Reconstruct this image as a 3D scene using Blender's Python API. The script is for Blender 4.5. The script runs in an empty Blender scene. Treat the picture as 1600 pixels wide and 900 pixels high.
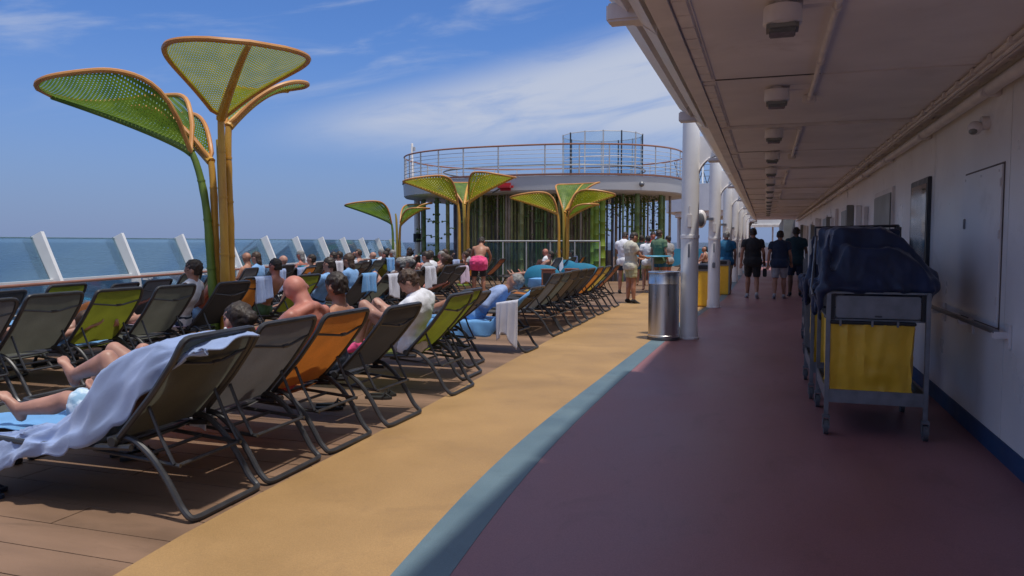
import bpy, bmesh, math, random
from mathutils import Vector as V, Matrix, noise
random.seed(7)
R = math.radians
sc = bpy.context.scene
COL = sc.collection

# ------------------------------------------------------------------ camera, sky, sun, exposure
H = 1.45; F = 1200.0
TH = math.atan(72 / F); PSI = math.atan(397 / math.hypot(F, 72))
fw = V((-math.sin(PSI) * math.cos(TH), math.cos(PSI) * math.cos(TH), -math.sin(TH)))
rt = V((math.cos(PSI), math.sin(PSI), 0)); up = rt.cross(fw)
cam = bpy.data.objects.new('camera', bpy.data.cameras.new('camera')); COL.objects.link(cam)
cam.data.sensor_width = 36; cam.data.lens = 36 * F / 1600; cam.data.clip_end = 60000; cam.data.clip_start = .05
m = Matrix((rt, up, -fw)).transposed().to_4x4(); m.translation = V((0, 0, H)); cam.matrix_world = m
sc.camera = cam
SUN_EL, SUN_AZ = 76.0, 128.0          # azimuth clockwise from +Y: high, over the roof, a little behind the camera
w = bpy.data.worlds.new('World'); sc.world = w; w.use_nodes = True
nt = w.node_tree; nt.nodes.clear()
def wn(t, **k):
    n = nt.nodes.new(t)
    for a, b in k.items(): setattr(n, a, b)
    return n
L_ = nt.links.new
def wmath(op, a, b=None, c=None):
    n = wn('ShaderNodeMath', operation=op)
    for i, v in enumerate((a, b, c)):
        if v is None: continue
        if isinstance(v, (int, float)): n.inputs[i].default_value = v
        else: L_(v, n.inputs[i])
    return n.outputs[0]
sky = wn('ShaderNodeTexSky', sky_type='NISHITA', sun_disc=False)
sky.sun_elevation = R(SUN_EL); sky.sun_rotation = R(SUN_AZ); sky.air_density = 1.0; sky.dust_density = .6; sky.ozone_density = 2.6
tc = wn('ShaderNodeTexCoord'); sep = wn('ShaderNodeSeparateXYZ'); L_(tc.outputs['Generated'], sep.inputs[0])
sx, sy, sz = sep.outputs
az = wmath('MULTIPLY', wmath('ARCTAN2', sx, sy), 57.2958)      # degrees, 0 = +Y, positive to +X
el = wmath('MULTIPLY', wmath('ARCSINE', sz), 57.2958)
comb = wn('ShaderNodeCombineXYZ'); L_(wmath('MULTIPLY', az, .055), comb.inputs[0])
L_(wmath('MULTIPLY', wmath('SUBTRACT', el, wmath('MULTIPLY', az, .14)), .26), comb.inputs[1])
n1 = wn('ShaderNodeTexNoise'); n1.inputs['Scale'].default_value = 1.6; n1.inputs['Detail'].default_value = 9; n1.inputs['Roughness'].default_value = .56; n1.inputs['Distortion'].default_value = .5
L_(comb.outputs[0], n1.inputs['Vector'])
def ss(v, a, b):
    mr = wn('ShaderNodeMapRange', interpolation_type='SMOOTHSTEP'); L_(v, mr.inputs[0])
    mr.inputs[1].default_value = a; mr.inputs[2].default_value = b; return mr.outputs[0]
# wedge-shaped bank of thin cloud, widening to the right
top_ = wmath('ADD', wmath('ADD', wmath('MULTIPLY', az, .26), 18.6), wmath('MULTIPLY', wmath('MAXIMUM', az, 0), .5))  # steeper rise out of view on the right, added for neutral fill light
bank = wmath('MULTIPLY', wmath('MULTIPLY', ss(wmath('SUBTRACT', top_, el), -.4, 3.2), ss(wmath('SUBTRACT', el, wmath('ADD', wmath('MULTIPLY', az, -.02), 5.6)), -.8, 3.4)), ss(az, -41, -27))
body = ss(n1.outputs[0], .16, .56)
wisps = wmath('MULTIPLY', wmath('MULTIPLY', ss(n1.outputs[0], .48, .78), .50), ss(el, 5, 14))
lowhaze = wmath('MULTIPLY', ss(el, 9, -1), .30)
cl = wmath('MAXIMUM', wmath('MULTIPLY', wmath('MULTIPLY', bank, body), .93), wisps)
tint = wn('ShaderNodeMix', data_type='RGBA', blend_type='MULTIPLY'); tint.inputs[0].default_value = 1
L_(sky.outputs[0], tint.inputs[6]); tint.inputs[7].default_value = (.22, .32, .50, 1)
hz = wn('ShaderNodeMix', data_type='RGBA'); L_(wmath('MULTIPLY', ss(el, 16, -2), .90), hz.inputs[0]); L_(tint.outputs[2], hz.inputs[6]); hz.inputs[7].default_value = (.82, 1.08, 1.88, 1)
veil = wmath('MULTIPLY', ss(el, 19, 48), wmath('ADD', .45, wmath('MULTIPLY', n1.outputs[0], .8)))   # thin high cirrus thickening overhead, out of view, added as ambient fill
cl = wmath('MAXIMUM', cl, wmath('MINIMUM', veil, .9))
mixc = wn('ShaderNodeMix', data_type='RGBA'); L_(cl, mixc.inputs[0]); L_(hz.outputs[2], mixc.inputs[6]); mixc.inputs[7].default_value = (2.0, 2.2, 2.7, 1)
bg = wn('ShaderNodeBackground'); bg.inputs[1].default_value = .15
L_(mixc.outputs[2], bg.inputs[0]); wo = wn('ShaderNodeOutputWorld'); L_(bg.outputs[0], wo.inputs[0])
sun = bpy.data.objects.new('sun', bpy.data.lights.new('sun', 'SUN')); COL.objects.link(sun)
sun.data.energy = 2.0; sun.data.angle = R(2.0); sun.data.color = (1, .95, .87)
sd = V((math.sin(R(SUN_AZ)) * math.cos(R(SUN_EL)), math.cos(R(SUN_AZ)) * math.cos(R(SUN_EL)), math.sin(R(SUN_EL))))
sun.rotation_euler = sd.to_track_quat('Z', 'Y').to_euler(); sun.location = (0, 0, 60)
sc.view_settings.view_transform = 'Standard'; sc.view_settings.look = 'None'; sc.view_settings.gamma = 1
sc.view_settings.use_curve_mapping = False; sc.view_settings.exposure = 0.78
sc.cycles.max_bounces = 8; sc.cycles.transparent_max_bounces = 24

# ------------------------------------------------------------------ materials
M = {}
def mat(name, col, rough=.6, metal=0, var=.12, vs=3.0, bump=0, bs=60, speck=0, spec=.5, col2=None, transl=0, dirt=None, detail=6, sheen=0, stretch=None, lo=.35, hi=.7, coord='Object'):
    m = bpy.data.materials.new(name); m.use_nodes = True; t = m.node_tree; N = t.nodes; L = t.links.new
    p = N['Principled BSDF']; p.inputs['Roughness'].default_value = rough; p.inputs['Metallic'].default_value = metal
    p.inputs['Specular IOR Level'].default_value = spec
    tcn = N.new('ShaderNodeTexCoord'); vec = tcn.outputs[coord]
    if stretch:
        mp = N.new('ShaderNodeMapping'); mp.inputs['Scale'].default_value = stretch; L(vec, mp.inputs[0]); vec = mp.outputs[0]
    nz = N.new('ShaderNodeTexNoise'); nz.inputs['Scale'].default_value = vs; nz.inputs['Detail'].default_value = detail; L(vec, nz.inputs['Vector'])
    mr = N.new('ShaderNodeMapRange'); L(nz.outputs[0], mr.inputs[0]); mr.inputs[1].default_value = lo; mr.inputs[2].default_value = hi
    mx = N.new('ShaderNodeMix'); mx.data_type = 'RGBA'; L(mr.outputs[0], mx.inputs[0])
    c = list(col[:3]); a = [x * (1 - var) for x in c]; b = [min(1, x * (1 + var)) for x in c]
    if col2: a, b = c, list(col2[:3])
    mx.inputs[6].default_value = (*a, 1); mx.inputs[7].default_value = (*b, 1)
    if speck:
        s1 = N.new('ShaderNodeTexNoise'); s1.inputs['Scale'].default_value = 170; s1.inputs['Detail'].default_value = 3; L(tcn.outputs[coord], s1.inputs['Vector'])
        s2 = N.new('ShaderNodeMapRange'); L(s1.outputs[0], s2.inputs[0]); s2.inputs[1].default_value = .35; s2.inputs[2].default_value = .65; s2.inputs[3].default_value = 1 - speck; s2.inputs[4].default_value = 1 + speck
        m0 = mx; mx = N.new('ShaderNodeMix'); mx.data_type = 'RGBA'; mx.blend_type = 'MULTIPLY'; mx.inputs[0].default_value = 1; L(m0.outputs[2], mx.inputs[6]); cs = N.new('ShaderNodeCombineXYZ')
        for q in range(3): L(s2.outputs[0], cs.inputs[q])
        L(cs.outputs[0], mx.inputs[7])
    if dirt:
        d1 = N.new('ShaderNodeTexNoise'); d1.inputs['Scale'].default_value = dirt[0]; d1.inputs['Detail'].default_value = 10; d1.inputs['Roughness'].default_value = .68; d1.inputs['Distortion'].default_value = .6; L(vec, d1.inputs['Vector'])
        d2 = N.new('ShaderNodeMapRange'); L(d1.outputs[0], d2.inputs[0]); d2.inputs[1].default_value = dirt[1]; d2.inputs[2].default_value = dirt[1] + .14; d2.inputs[4].default_value = dirt[2]
        m0 = mx; mx = N.new('ShaderNodeMix'); mx.data_type = 'RGBA'; L(d2.outputs[0], mx.inputs[0]); L(m0.outputs[2], mx.inputs[6]); mx.inputs[7].default_value = (*dirt[3], 1)
    L(mx.outputs[2], p.inputs['Base Color'])
    rr = N.new('ShaderNodeMapRange'); L(nz.outputs[0], rr.inputs[0]); rr.inputs[1].default_value = .3; rr.inputs[2].default_value = .7
    rr.inputs[3].default_value = max(.03, rough - .08); rr.inputs[4].default_value = min(1, rough + .1); L(rr.outputs[0], p.inputs['Roughness'])
    if bump:
        n2 = N.new('ShaderNodeTexNoise'); n2.inputs['Scale'].default_value = bs; n2.inputs['Detail'].default_value = 4; L(vec, n2.inputs['Vector'])
        bp = N.new('ShaderNodeBump'); bp.inputs['Strength'].default_value = bump; bp.inputs['Distance'].default_value = .01
        L(n2.outputs[0], bp.inputs['Height']); L(bp.outputs[0], p.inputs['Normal'])
    if sheen: p.inputs['Sheen Weight'].default_value = sheen
    if transl:
        tr = N.new('ShaderNodeBsdfTranslucent'); L(mx.outputs[2], tr.inputs[0]); ms = N.new('ShaderNodeMixShader'); ms.inputs[0].default_value = transl
        out = [n for n in N if n.type == 'OUTPUT_MATERIAL'][0]
        L(p.outputs[0], ms.inputs[1]); L(tr.outputs[0], ms.inputs[2]); L(ms.outputs[0], out.inputs[0])
    M[name] = m; return m
mat('deck_yellow', (.30, .176, .068), .62, var=.2, vs=1.1, bump=.25, bs=140, speck=.10, col2=(.41, .245, .100), lo=.3, hi=.72, dirt=(1.7, .53, .34, (.22, .13, .06)))
mat('deck_brown', (.15, .088, .052), .62, vs=1.1, bump=.3, bs=110, col2=(.27, .160, .098), dirt=(2.4, .52, .4, (.10, .06, .035)), stretch=(.6, 2.2, 1))
mat('caulk', (.04, .022, .014), .8)
mat('deck_blue', (.088, .140, .172), .55, vs=1.4, bump=.2, bs=140, speck=.10, col2=(.13, .195, .23), dirt=(2.5, .53, .35, (.06, .08, .10)))
mat('deck_purple', (.245, .104, .108), .44, spec=.4, vs=.8, bump=.15, bs=150, speck=.12, col2=(.30, .142, .150), stretch=(1.4, .7, 1), dirt=(2.2, .54, .35, (.14, .07, .07)))
mat('white_paint', (.85, .82, .79), .34, var=.07, vs=1.5, bump=.08, bs=9, dirt=(1.6, .56, .30, (.42, .38, .35)))
mat('white_clean', (.78, .78, .78), .4, var=.04)
mat('ceiling_paint', (.81, .77, .76), .5, var=.10, vs=1.3, bump=.1, bs=7, dirt=(1.3, .55, .30, (.45, .38, .34)))
mat('ceiling_trim', (.76, .71, .68), .45, var=.12, vs=4)
mat('seam_dark', (.11, .08, .065), .8, var=.3, vs=6)
mat('wall_blue', (.012, .06, .15), .45)
mat('dark_glass', (.10, .115, .12), .08, spec=.8)
mat('lamp_glass', (.16, .17, .16), .12, var=.2, vs=30)
mat('door_grey', (.22, .225, .20), .4)
mat('steel', (.62, .61, .61), .33, 1, var=.12, vs=2, stretch=(8, 8, .6))
mat('cart_metal', (.24, .24, .245), .42, .7, var=.2, vs=9)
mat('castor_rubber', (.10, .10, .105), .6)
mat('bag_yellow', (.88, .50, .03), .42, var=.1, vs=4, bump=.15, bs=25)
mat('navy_cover', (.010, .022, .066), .55, var=.3, vs=6, bump=.3, bs=30, sheen=.2)
mat('frame_dark', (.050, .050, .054), .36, .3, var=.2, vs=9)
mat('black_plastic', (.02, .02, .02), .5)
mat('wood_rail', (.24, .095, .055), .38, vs=8, col2=(.33, .14, .085), stretch=(6, .6, 6))
mat('tree_orange', (.50, .235, .030), .42, vs=2.6, col2=(.60, .34, .05), stretch=(2, 2, .8))
mat('tree_rim', (.48, .20, .05), .42, vs=3, col2=(.60, .29, .08))
mat('tree_green', (.085, .150, .025), .45, vs=2.2, col2=(.16, .235, .035))
mat('tree_yellow', (.40, .24, .03), .42, vs=2.2, col2=(.24, .22, .035), stretch=(2, 2, 1))
mat('skin_fair', (.42, .215, .155), .5, var=.22, vs=7)
mat('skin_pink', (.46, .175, .125), .5, var=.24, vs=6)
mat('skin_tan', (.36, .165, .100), .5, var=.22, vs=7)
mat('skin_brown', (.13, .062, .038), .5, var=.12, vs=7)
mat('hair_dark', (.030, .019, .013), .55, var=.4, vs=40, bump=.5, bs=90, stretch=(1, 1, .3))
mat('hair_brown', (.060, .032, .018), .55, var=.4, vs=40, bump=.5, bs=90, stretch=(1, 1, .3))
mat('hair_grey', (.23, .22, .21), .6, var=.3, vs=40, bump=.5, bs=90)
mat('eye_dark', (.01, .01, .01), .2)
mat('stone_pale', (.40, .38, .35), .6)
CL = dict(white=(.70, .70, .74), cream=(.52, .49, .40), khaki=(.44, .42, .235), black=(.012, .012, .015), navy=(.010, .022, .055), teal=(.012, .045, .060),
          grey=(.34, .33, .34), pink=(.72, .06, .19), red=(.42, .012, .022), blue=(.010, .115, .235), sky=(.20, .38, .66), green=(.09, .16, .09), orange=(.55, .16, .03), turquoise=(.04, .34, .47), purple=(.2, .09, .25))
for k, c in CL.items(): mat('cloth_' + k, c, .85, var=.13, vs=12, bump=.35, bs=45, sheen=.15)
mat('cloth_shorts_blue', (.24, .40, .55), .85, vs=22, col2=(.55, .66, .76), bump=.3, bs=40, lo=.42, hi=.58)
mat('towel_blue', (.32, .42, .68), .95, var=.10, vs=5, bump=.5, bs=260, sheen=.3, transl=.12)
mat('towel_sky', (.16, .40, .74), .95, var=.15, vs=4, bump=.5, bs=260, sheen=.3, transl=.12)
mat('towel_white', (.66, .66, .74), .95, var=.08, vs=6, bump=.5, bs=260, sheen=.3, transl=.12)
mat('towel_pink', (.66, .50, .66), .95, var=.10, vs=6, bump=.5, bs=260, sheen=.3, transl=.12)
mat('pad_blue', (.035, .25, .40), .42, var=.12, vs=3)
mat('pavilion_white', (.52, .51, .52), .45, var=.06, vs=.6)
mat('pole_green', (.11, .17, .05), .5, vs=3, col2=(.20, .26, .08))
mat('pole_lime', (.16, .24, .02), .5, vs=3, col2=(.26, .33, .04))
mat('pole_olive', (.20, .20, .07), .5, vs=3, col2=(.36, .33, .13))
mat('pole_brown', (.24, .17, .12), .5, vs=3, col2=(.40, .31, .23))
mat('pole_slate', (.05, .055, .085), .5, vs=3, col2=(.11, .105, .14))
mat('bar_dark', (.24, .20, .14), .7, var=.4, vs=2)
mat('hanging_green', (.10, .16, .03), .55, vs=4, col2=(.26, .30, .07), transl=.3)
mat('rail_edge', (.30, .46, .50), .3)
mat('wire', (.45, .45, .47), .6, 0)
mat('plant_green', (.05, .10, .03), .5, var=.4)
mat('plant_pale', (.30, .33, .22), .5, var=.3)
SL = dict(olive=(.120, .122, .095), grey=(.125, .118, .112), orange=(.55, .185, .030), black=(.036, .033, .032), lime=(.215, .240, .022), brown=(.105, .070, .045), rust=(.25, .085, .04), yellow=(.50, .33, .06))
for k, c in SL.items():
    m = mat('sling_' + k, c, .6, var=.16, vs=3.5, speck=.12, bump=.5, bs=400, transl=.38)

def glass(name, tint, alpha, rough=.02, refl=1.0):
    m = bpy.data.materials.new(name); m.use_nodes = True; t = m.node_tree; N = t.nodes; L = t.links.new; N.clear()
    tr = N.new('ShaderNodeBsdfTransparent'); tr.inputs[0].default_value = (*tint, 1)
    gl = N.new('ShaderNodeBsdfGlossy'); gl.inputs['Roughness'].default_value = rough; gl.inputs[0].default_value = (.9, .95, 1, 1)
    df = N.new('ShaderNodeBsdfDiffuse'); df.inputs[0].default_value = (.33, .48, .56, 1)
    fr = N.new('ShaderNodeFresnel'); fr.inputs[0].default_value = 1.45
    m1 = N.new('ShaderNodeMixShader'); fm_ = N.new('ShaderNodeMath'); fm_.operation = 'MULTIPLY'; fm_.inputs[1].default_value = refl; L(fr.outputs[0], fm_.inputs[0]); L(fm_.outputs[0], m1.inputs[0]); L(tr.outputs[0], m1.inputs[1]); L(gl.outputs[0], m1.inputs[2])
    nz = N.new('ShaderNodeTexNoise'); nz.inputs['Scale'].default_value = .9
    tcn = N.new('ShaderNodeTexCoord'); L(tcn.outputs['Object'], nz.inputs['Vector'])
    mu = N.new('ShaderNodeMath'); mu.operation = 'MULTIPLY'; L(nz.outputs[0], mu.inputs[0]); mu.inputs[1].default_value = alpha * 2
    m2 = N.new('ShaderNodeMixShader'); L(mu.outputs[0], m2.inputs[0]); L(m1.outputs[0], m2.inputs[1]); L(df.outputs[0], m2.inputs[2])
    o = N.new('ShaderNodeOutputMaterial'); L(m2.outputs[0], o.inputs[0]); M[name] = m; return m
glass('rail_glass', (.72, .86, .90), .028, .05, .6)
glass('cage_glass', (.72, .84, .94), .07, .3, .0)

def perforated(name, col, col2, scale=1.0, th=.285):
    m = mat(name, col, .45, vs=5, col2=col2, transl=.38); t = m.node_tree; N = t.nodes; L = t.links.new
    uv = N.new('ShaderNodeTexCoord'); mp = N.new('ShaderNodeMapping'); mp.inputs['Scale'].default_value = (scale, scale, 1); mp.inputs['Rotation'].default_value = (0, 0, R(45))
    L(uv.outputs['UV'], mp.inputs[0]); sp = N.new('ShaderNodeSeparateXYZ'); L(mp.outputs[0], sp.inputs[0])
    def tri(o):
        a = N.new('ShaderNodeMath'); a.operation = 'PINGPONG'; L(o, a.inputs[0]); a.inputs[1].default_value = .5; return a.outputs[0]
    mn = N.new('ShaderNodeMath'); mn.operation = 'MINIMUM'; L(tri(sp.outputs[0]), mn.inputs[0]); L(tri(sp.outputs[1]), mn.inputs[1])
    gt = N.new('ShaderNodeMath'); gt.operation = 'GREATER_THAN'; L(mn.outputs[0], gt.inputs[0]); gt.inputs[1].default_value = th
    out = [n for n in N if n.type == 'OUTPUT_MATERIAL'][0]; src = out.inputs[0].links[0].from_socket
    tr = N.new('ShaderNodeBsdfTransparent'); ms = N.new('ShaderNodeMixShader'); L(gt.outputs[0], ms.inputs[0]); L(src, ms.inputs[1]); L(tr.outputs[0], ms.inputs[2]); L(ms.outputs[0], out.inputs[0])
perforated('tree_mesh', (.24, .27, .015), (.36, .36, .02))
perforated('tree_mesh_green', (.10, .19, .018), (.19, .30, .03), th=.33)

# deck boards beyond the built ones: faint caulk lines
def add_plank_lines(m, dark):
    t = m.node_tree; N = t.nodes; L = t.links.new; p = N['Principled BSDF']
    tcn = N.new('ShaderNodeTexCoord'); sp = N.new('ShaderNodeSeparateXYZ'); L(tcn.outputs['Object'], sp.inputs[0])
    md = N.new('ShaderNodeMath'); md.operation = 'PINGPONG'; md.inputs[1].default_value = .13; L(sp.outputs[1], md.inputs[0])
    lt = N.new('ShaderNodeMath'); lt.operation = 'LESS_THAN'; lt.inputs[1].default_value = .004; L(md.outputs[0], lt.inputs[0])
    mu = N.new('ShaderNodeMath'); mu.operation = 'MULTIPLY'; mu.inputs[1].default_value = .7; L(lt.outputs[0], mu.inputs[0])
    mx = N.new('ShaderNodeMix'); mx.data_type = 'RGBA'; src = p.inputs['Base Color'].links[0].from_socket
    L(mu.outputs[0], mx.inputs[0]); L(src, mx.inputs[6]); mx.inputs[7].default_value = dark; L(mx.outputs[2], p.inputs['Base Color'])
mat('deck_brown_far', (.15, .088, .052), .62, vs=1.1, bump=.3, bs=110, col2=(.27, .160, .098), stretch=(.6, 2.2, 1))
add_plank_lines(M['deck_brown_far'], (.07, .035, .02, 1))

# sea
m = mat('sea_water', (.005, .013, .022), .25, var=.3, vs=.01, col2=(.009, .021, .034), spec=.13); t = m.node_tree; N = t.nodes; L = t.links.new; p = N['Principled BSDF']
tcn = N.new('ShaderNodeTexCoord'); hs = []
for s, st in ((.035, 1), (.16, .6), (.6, .3)):
    q = N.new('ShaderNodeTexNoise'); q.inputs['Scale'].default_value = s; q.inputs['Detail'].default_value = 6; L(tcn.outputs['Object'], q.inputs['Vector'])
    mu = N.new('ShaderNodeMath'); mu.operation = 'MULTIPLY'; mu.inputs[1].default_value = st; L(q.outputs[0], mu.inputs[0]); hs.append(mu.outputs[0])
a1 = N.new('ShaderNodeMath'); L(hs[0], a1.inputs[0]); L(hs[1], a1.inputs[1]); a2 = N.new('ShaderNodeMath'); L(a1.outputs[0], a2.inputs[0]); L(hs[2], a2.inputs[1])
bp = N.new('ShaderNodeBump'); bp.inputs['Strength'].default_value = 1; bp.inputs['Distance'].default_value = 3.0; L(a2.outputs[0], bp.inputs['Height']); L(bp.outputs[0], p.inputs['Normal'])

# ------------------------------------------------------------------ helpers
def link(o, parent=None):
    COL.objects.link(o)
    if parent is not None: o.parent = parent
    return o
def tag(o, label, cat, group=None):
    o['label'] = label; o['category'] = cat
    if group: o['group'] = group
    return o
def thing(name, label, cat, loc=(0, 0, 0), rz=0, group=None, scale=1):
    o = bpy.data.objects.new(name, None); COL.objects.link(o); o.location = loc; o.rotation_euler = (0, 0, rz); o.empty_display_size = .1
    if scale != 1: o.scale = (scale,) * 3
    return tag(o, label, cat, group)
class MB:
    def __init__(s): s.v = []; s.f = []; s.uv = None
    def add(s, vs, fs):
        b = len(s.v); s.v += [tuple(x) for x in vs]; s.f += [tuple(i + b for i in f) for f in fs]; return s
    def box(s, x0, x1, y0, y1, z0, z1):
        return s.add([(x0, y0, z0), (x1, y0, z0), (x1, y1, z0), (x0, y1, z0), (x0, y0, z1), (x1, y0, z1), (x1, y1, z1), (x0, y1, z1)],
                     [(0, 3, 2, 1), (4, 5, 6, 7), (0, 1, 5, 4), (1, 2, 6, 5), (2, 3, 7, 6), (3, 0, 4, 7)])
    def bbox(s, x0, x1, y0, y1, z0, z1, b=.01):
        bm = bmesh.new(); bmesh.ops.create_cube(bm, size=1)
        for v in bm.verts: v.co = V(((x0 + x1) / 2 + v.co.x * (x1 - x0), (y0 + y1) / 2 + v.co.y * (y1 - y0), (z0 + z1) / 2 + v.co.z * (z1 - z0)))
        bmesh.ops.bevel(bm, geom=bm.edges[:], offset=b, segments=2, affect='EDGES')
        bm.verts.index_update(); s.add([v.co[:] for v in bm.verts], [[v.index for v in f.verts] for f in bm.faces]); bm.free(); return s
    def tube(s, pts, r, n=8, flat=1.0, closed=False, cap=True):
        pts = [V(p) for p in pts]; k = len(pts); rs = r if isinstance(r, (list, tuple)) else [r] * k; b = len(s.v); prev = None
        for i, p in enumerate(pts):
            if closed: d = pts[(i + 1) % k] - pts[i - 1]
            else: d = pts[min(i + 1, k - 1)] - pts[max(i - 1, 0)]
            d.normalize()
            if prev is None: a = V((0, 1, 0)) if abs(d.y) < .9 else V((1, 0, 0))
            else: a = prev
            a = (a - d * a.dot(d)).normalized(); prev = a; c = d.cross(a)
            for j in range(n):
                t = 2 * math.pi * j / n; s.v.append(tuple(p + (a * math.cos(t) * flat + c * math.sin(t)) * rs[i]))
        rng = range(k if closed else k - 1)
        for i in rng:
            i2 = (i + 1) % k
            for j in range(n): s.f.append((b + i * n + j, b + i * n + (j + 1) % n, b + i2 * n + (j + 1) % n, b + i2 * n + j))
        if cap and not closed:
            s.f.append(tuple(b + j for j in range(n))[::-1]); s.f.append(tuple(b + (k - 1) * n + j for j in range(n)))
        return s
    def lathe(s, prof, c=(0, 0), n=24, cap=True):
        b = len(s.v); k = len(prof)
        for r, z in prof:
            for j in range(n): t = 2 * math.pi * j / n; s.v.append((c[0] + r * math.cos(t), c[1] + r * math.sin(t), z))
        for i in range(k - 1):
            for j in range(n): s.f.append((b + i * n + j, b + i * n + (j + 1) % n, b + (i + 1) * n + (j + 1) % n, b + (i + 1) * n + j))
        if cap: s.f.append(tuple(b + j for j in range(n))[::-1]); s.f.append(tuple(b + (k - 1) * n + j for j in range(n)))
        return s
    def grid(s, fn, nu, nv, closed=False):
        b = len(s.v)
        for i in range(nu + 1):
            for j in range(nv + 1): s.v.append(tuple(fn(i / nu, j / nv)))
        for i in range(nu):
            for j in range(nv): q = b + i * (nv + 1) + j; s.f.append((q, q + 1, q + nv + 2, q + nv + 1))
        return s
    def prism(s, poly, axis, a0, a1):
        def P(u, v, w): return {'x': (w, u, v), 'y': (u, w, v), 'z': (u, v, w)}[axis]
        b = len(s.v); n = len(poly); s.v += [P(u, v, a0) for u, v in poly] + [P(u, v, a1) for u, v in poly]
        s.f.append(tuple(b + i for i in range(n))[::-1]); s.f.append(tuple(b + n + i for i in range(n)))
        for i in range(n): j = (i + 1) % n; s.f.append((b + i, b + j, b + n + j, b + n + i))
        return s
    def ball(s, c, r, n=10, k=7, axes=None):
        rr = (r, r, r) if isinstance(r, (int, float)) else r; A = axes or (V((1, 0, 0)), V((0, 1, 0)), V((0, 0, 1))); b = len(s.v); c = V(c)
        s.v.append(tuple(c - A[2] * rr[2]))
        for i in range(1, k):
            ph = -math.pi / 2 + math.pi * i / k
            for j in range(n):
                t = 2 * math.pi * j / n; s.v.append(tuple(c + A[0] * rr[0] * math.cos(ph) * math.cos(t) + A[1] * rr[1] * math.cos(ph) * math.sin(t) + A[2] * rr[2] * math.sin(ph)))
        s.v.append(tuple(c + A[2] * rr[2])); top = len(s.v) - 1
        for j in range(n): s.f.append((b, b + 1 + (j + 1) % n, b + 1 + j)); s.f.append((top, b + 1 + (k - 2) * n + j, b + 1 + (k - 2) * n + (j + 1) % n))
        for i in range(k - 2):
            for j in range(n): s.f.append((b + 1 + i * n + j, b + 1 + i * n + (j + 1) % n, b + 1 + (i + 1) * n + (j + 1) % n, b + 1 + (i + 1) * n + j))
        return s
    def mesh(s, name, material, smooth=True, fix=True):
        me = bpy.data.meshes.new(name); me.from_pydata(s.v, [], s.f)
        if fix:
            bm = bmesh.new(); bm.from_mesh(me); bmesh.ops.recalc_face_normals(bm, faces=bm.faces); bm.to_mesh(me); bm.free()
        me.materials.append(M[material])
        if smooth:
            me.shade_smooth()
            try: me.set_sharp_from_angle(angle=R(38))
            except Exception: pass
        return me
    def build(s, name, material, parent=None, smooth=True, fix=True):
        o = bpy.data.objects.new(name, s.mesh(name, material, smooth, fix)); return link(o, parent)
def struct(o): o['kind'] = 'structure'; return o
def stuff(o): o['kind'] = 'stuff'; return o
def inst(me, name, parent=None, material=None):
    o = bpy.data.objects.new(name, me); link(o, parent)
    if material: o.material_slots[0].link = 'OBJECT'; o.material_slots[0].material = M[material]
    return o
def copy_tree(o, parent=None):
    c = o.copy(); COL.objects.link(c)
    if parent is not None: c.parent = parent
    for ch in o.children: copy_tree(ch, c)
    return c
def rounded(pts, r=.05, n=4):
    out = [V(pts[0])]
    for i in range(1, len(pts) - 1):
        p = V(pts[i]); a = (V(pts[i - 1]) - p); b = (V(pts[i + 1]) - p); q = min(r, a.length * .45, b.length * .45); A = p + a.normalized() * q; B = p + b.normalized() * q
        for k in range(n + 1): t = k / n; out.append((A.lerp(p, t)).lerp(p.lerp(B, t), t))
    out.append(V(pts[-1])); return out
def ray(px, py): return fw * F + rt * (px - 800) + up * (450 - py)
def atY(px, Y, py=400):      # ground X where a column of the photo meets the athwartship line Y
    d = ray(px, py); return d.x * Y / d.y
def G(px, py, z=0):
    d = ray(px, py); t = (z - H) / d.z; return V((d.x * t, d.y * t, z))
# ------------------------------------------------------------------ sea and deck
b = MB()
for i in range(1):
    b.add([(-40000, -40000, -31), (40000, -40000, -31), (40000, 40000, -31), (-40000, 40000, -31)], [(0, 1, 2, 3)])
struct(b.build('sea', 'sea_water', smooth=False))
RX, RY, RS = -9.9, 7.7, -.2053                                  # line of the ship's side: X = RX + RS * (Y - RY)
def railx(y): return RX + RS * (y - RY)
hull = MB(); pl = [(railx(-8) - .75, -8), (7, -8), (7, 75), (railx(75) - .75, 75)]
hull.prism(pl, 'z', -28, -.012); struct(hull.build('deck_slab', 'caulk', smooth=False))
def strip(name, m, fa, fb, ys, z0, z1):
    g = MB(); n = len(ys)
    for y in ys: g.v += [(fa(y), y, z1), (fb(y), y, z1), (fa(y), y, z0), (fb(y), y, z0)]
    for i in range(n - 1):
        q = i * 4; g.f += [(q, q + 1, q + 5, q + 4), (q + 1, q + 3, q + 7, q + 5), (q, q + 4, q + 6, q + 2)]
    return g.build(name, m, smooth=False)
def interp(tab):
    def f(y):
        if y <= tab[0][0]: return tab[0][1]
        for (a, p), (c, q) in zip(tab, tab[1:]):
            if y <= c: t = (y - a) / (c - a); return p + (q - p) * t
        return tab[-1][1]
    return f
xyb = interp([(-8, -2.2), (1, -2.5), (2.5, -2.66), (3.15, -2.73), (5.3, -2.78), (10, -2.98), (14, -3.15), (22, -3.32), (75, -3.5)])
def smooth_f(tab, s=1.2):
    f = interp(tab); return lambda y: sum(f(y + d * s / 4) for d in range(-4, 5)) / 9
xbl = smooth_f([(-8, -.5), (1, -1.3), (2.9, -1.53), (4, -1.63), (5.3, -1.69), (6.6, -1.67), (8, -1.64), (11, -1.60), (13, -1.52), (15.9, -1.35), (19.5, -1.13), (24, -1.12), (75, -1.12)])
xpu = smooth_f([(-8, -.25), (1, -1.05), (3, -1.29), (4, -1.37), (5.0, -1.42), (6.2, -1.43), (8, -1.42), (11, -1.38), (13, -1.33), (16, -1.2), (18, -1.12), (19.5, -.97), (24, -.95), (75, -.95)])
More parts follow.
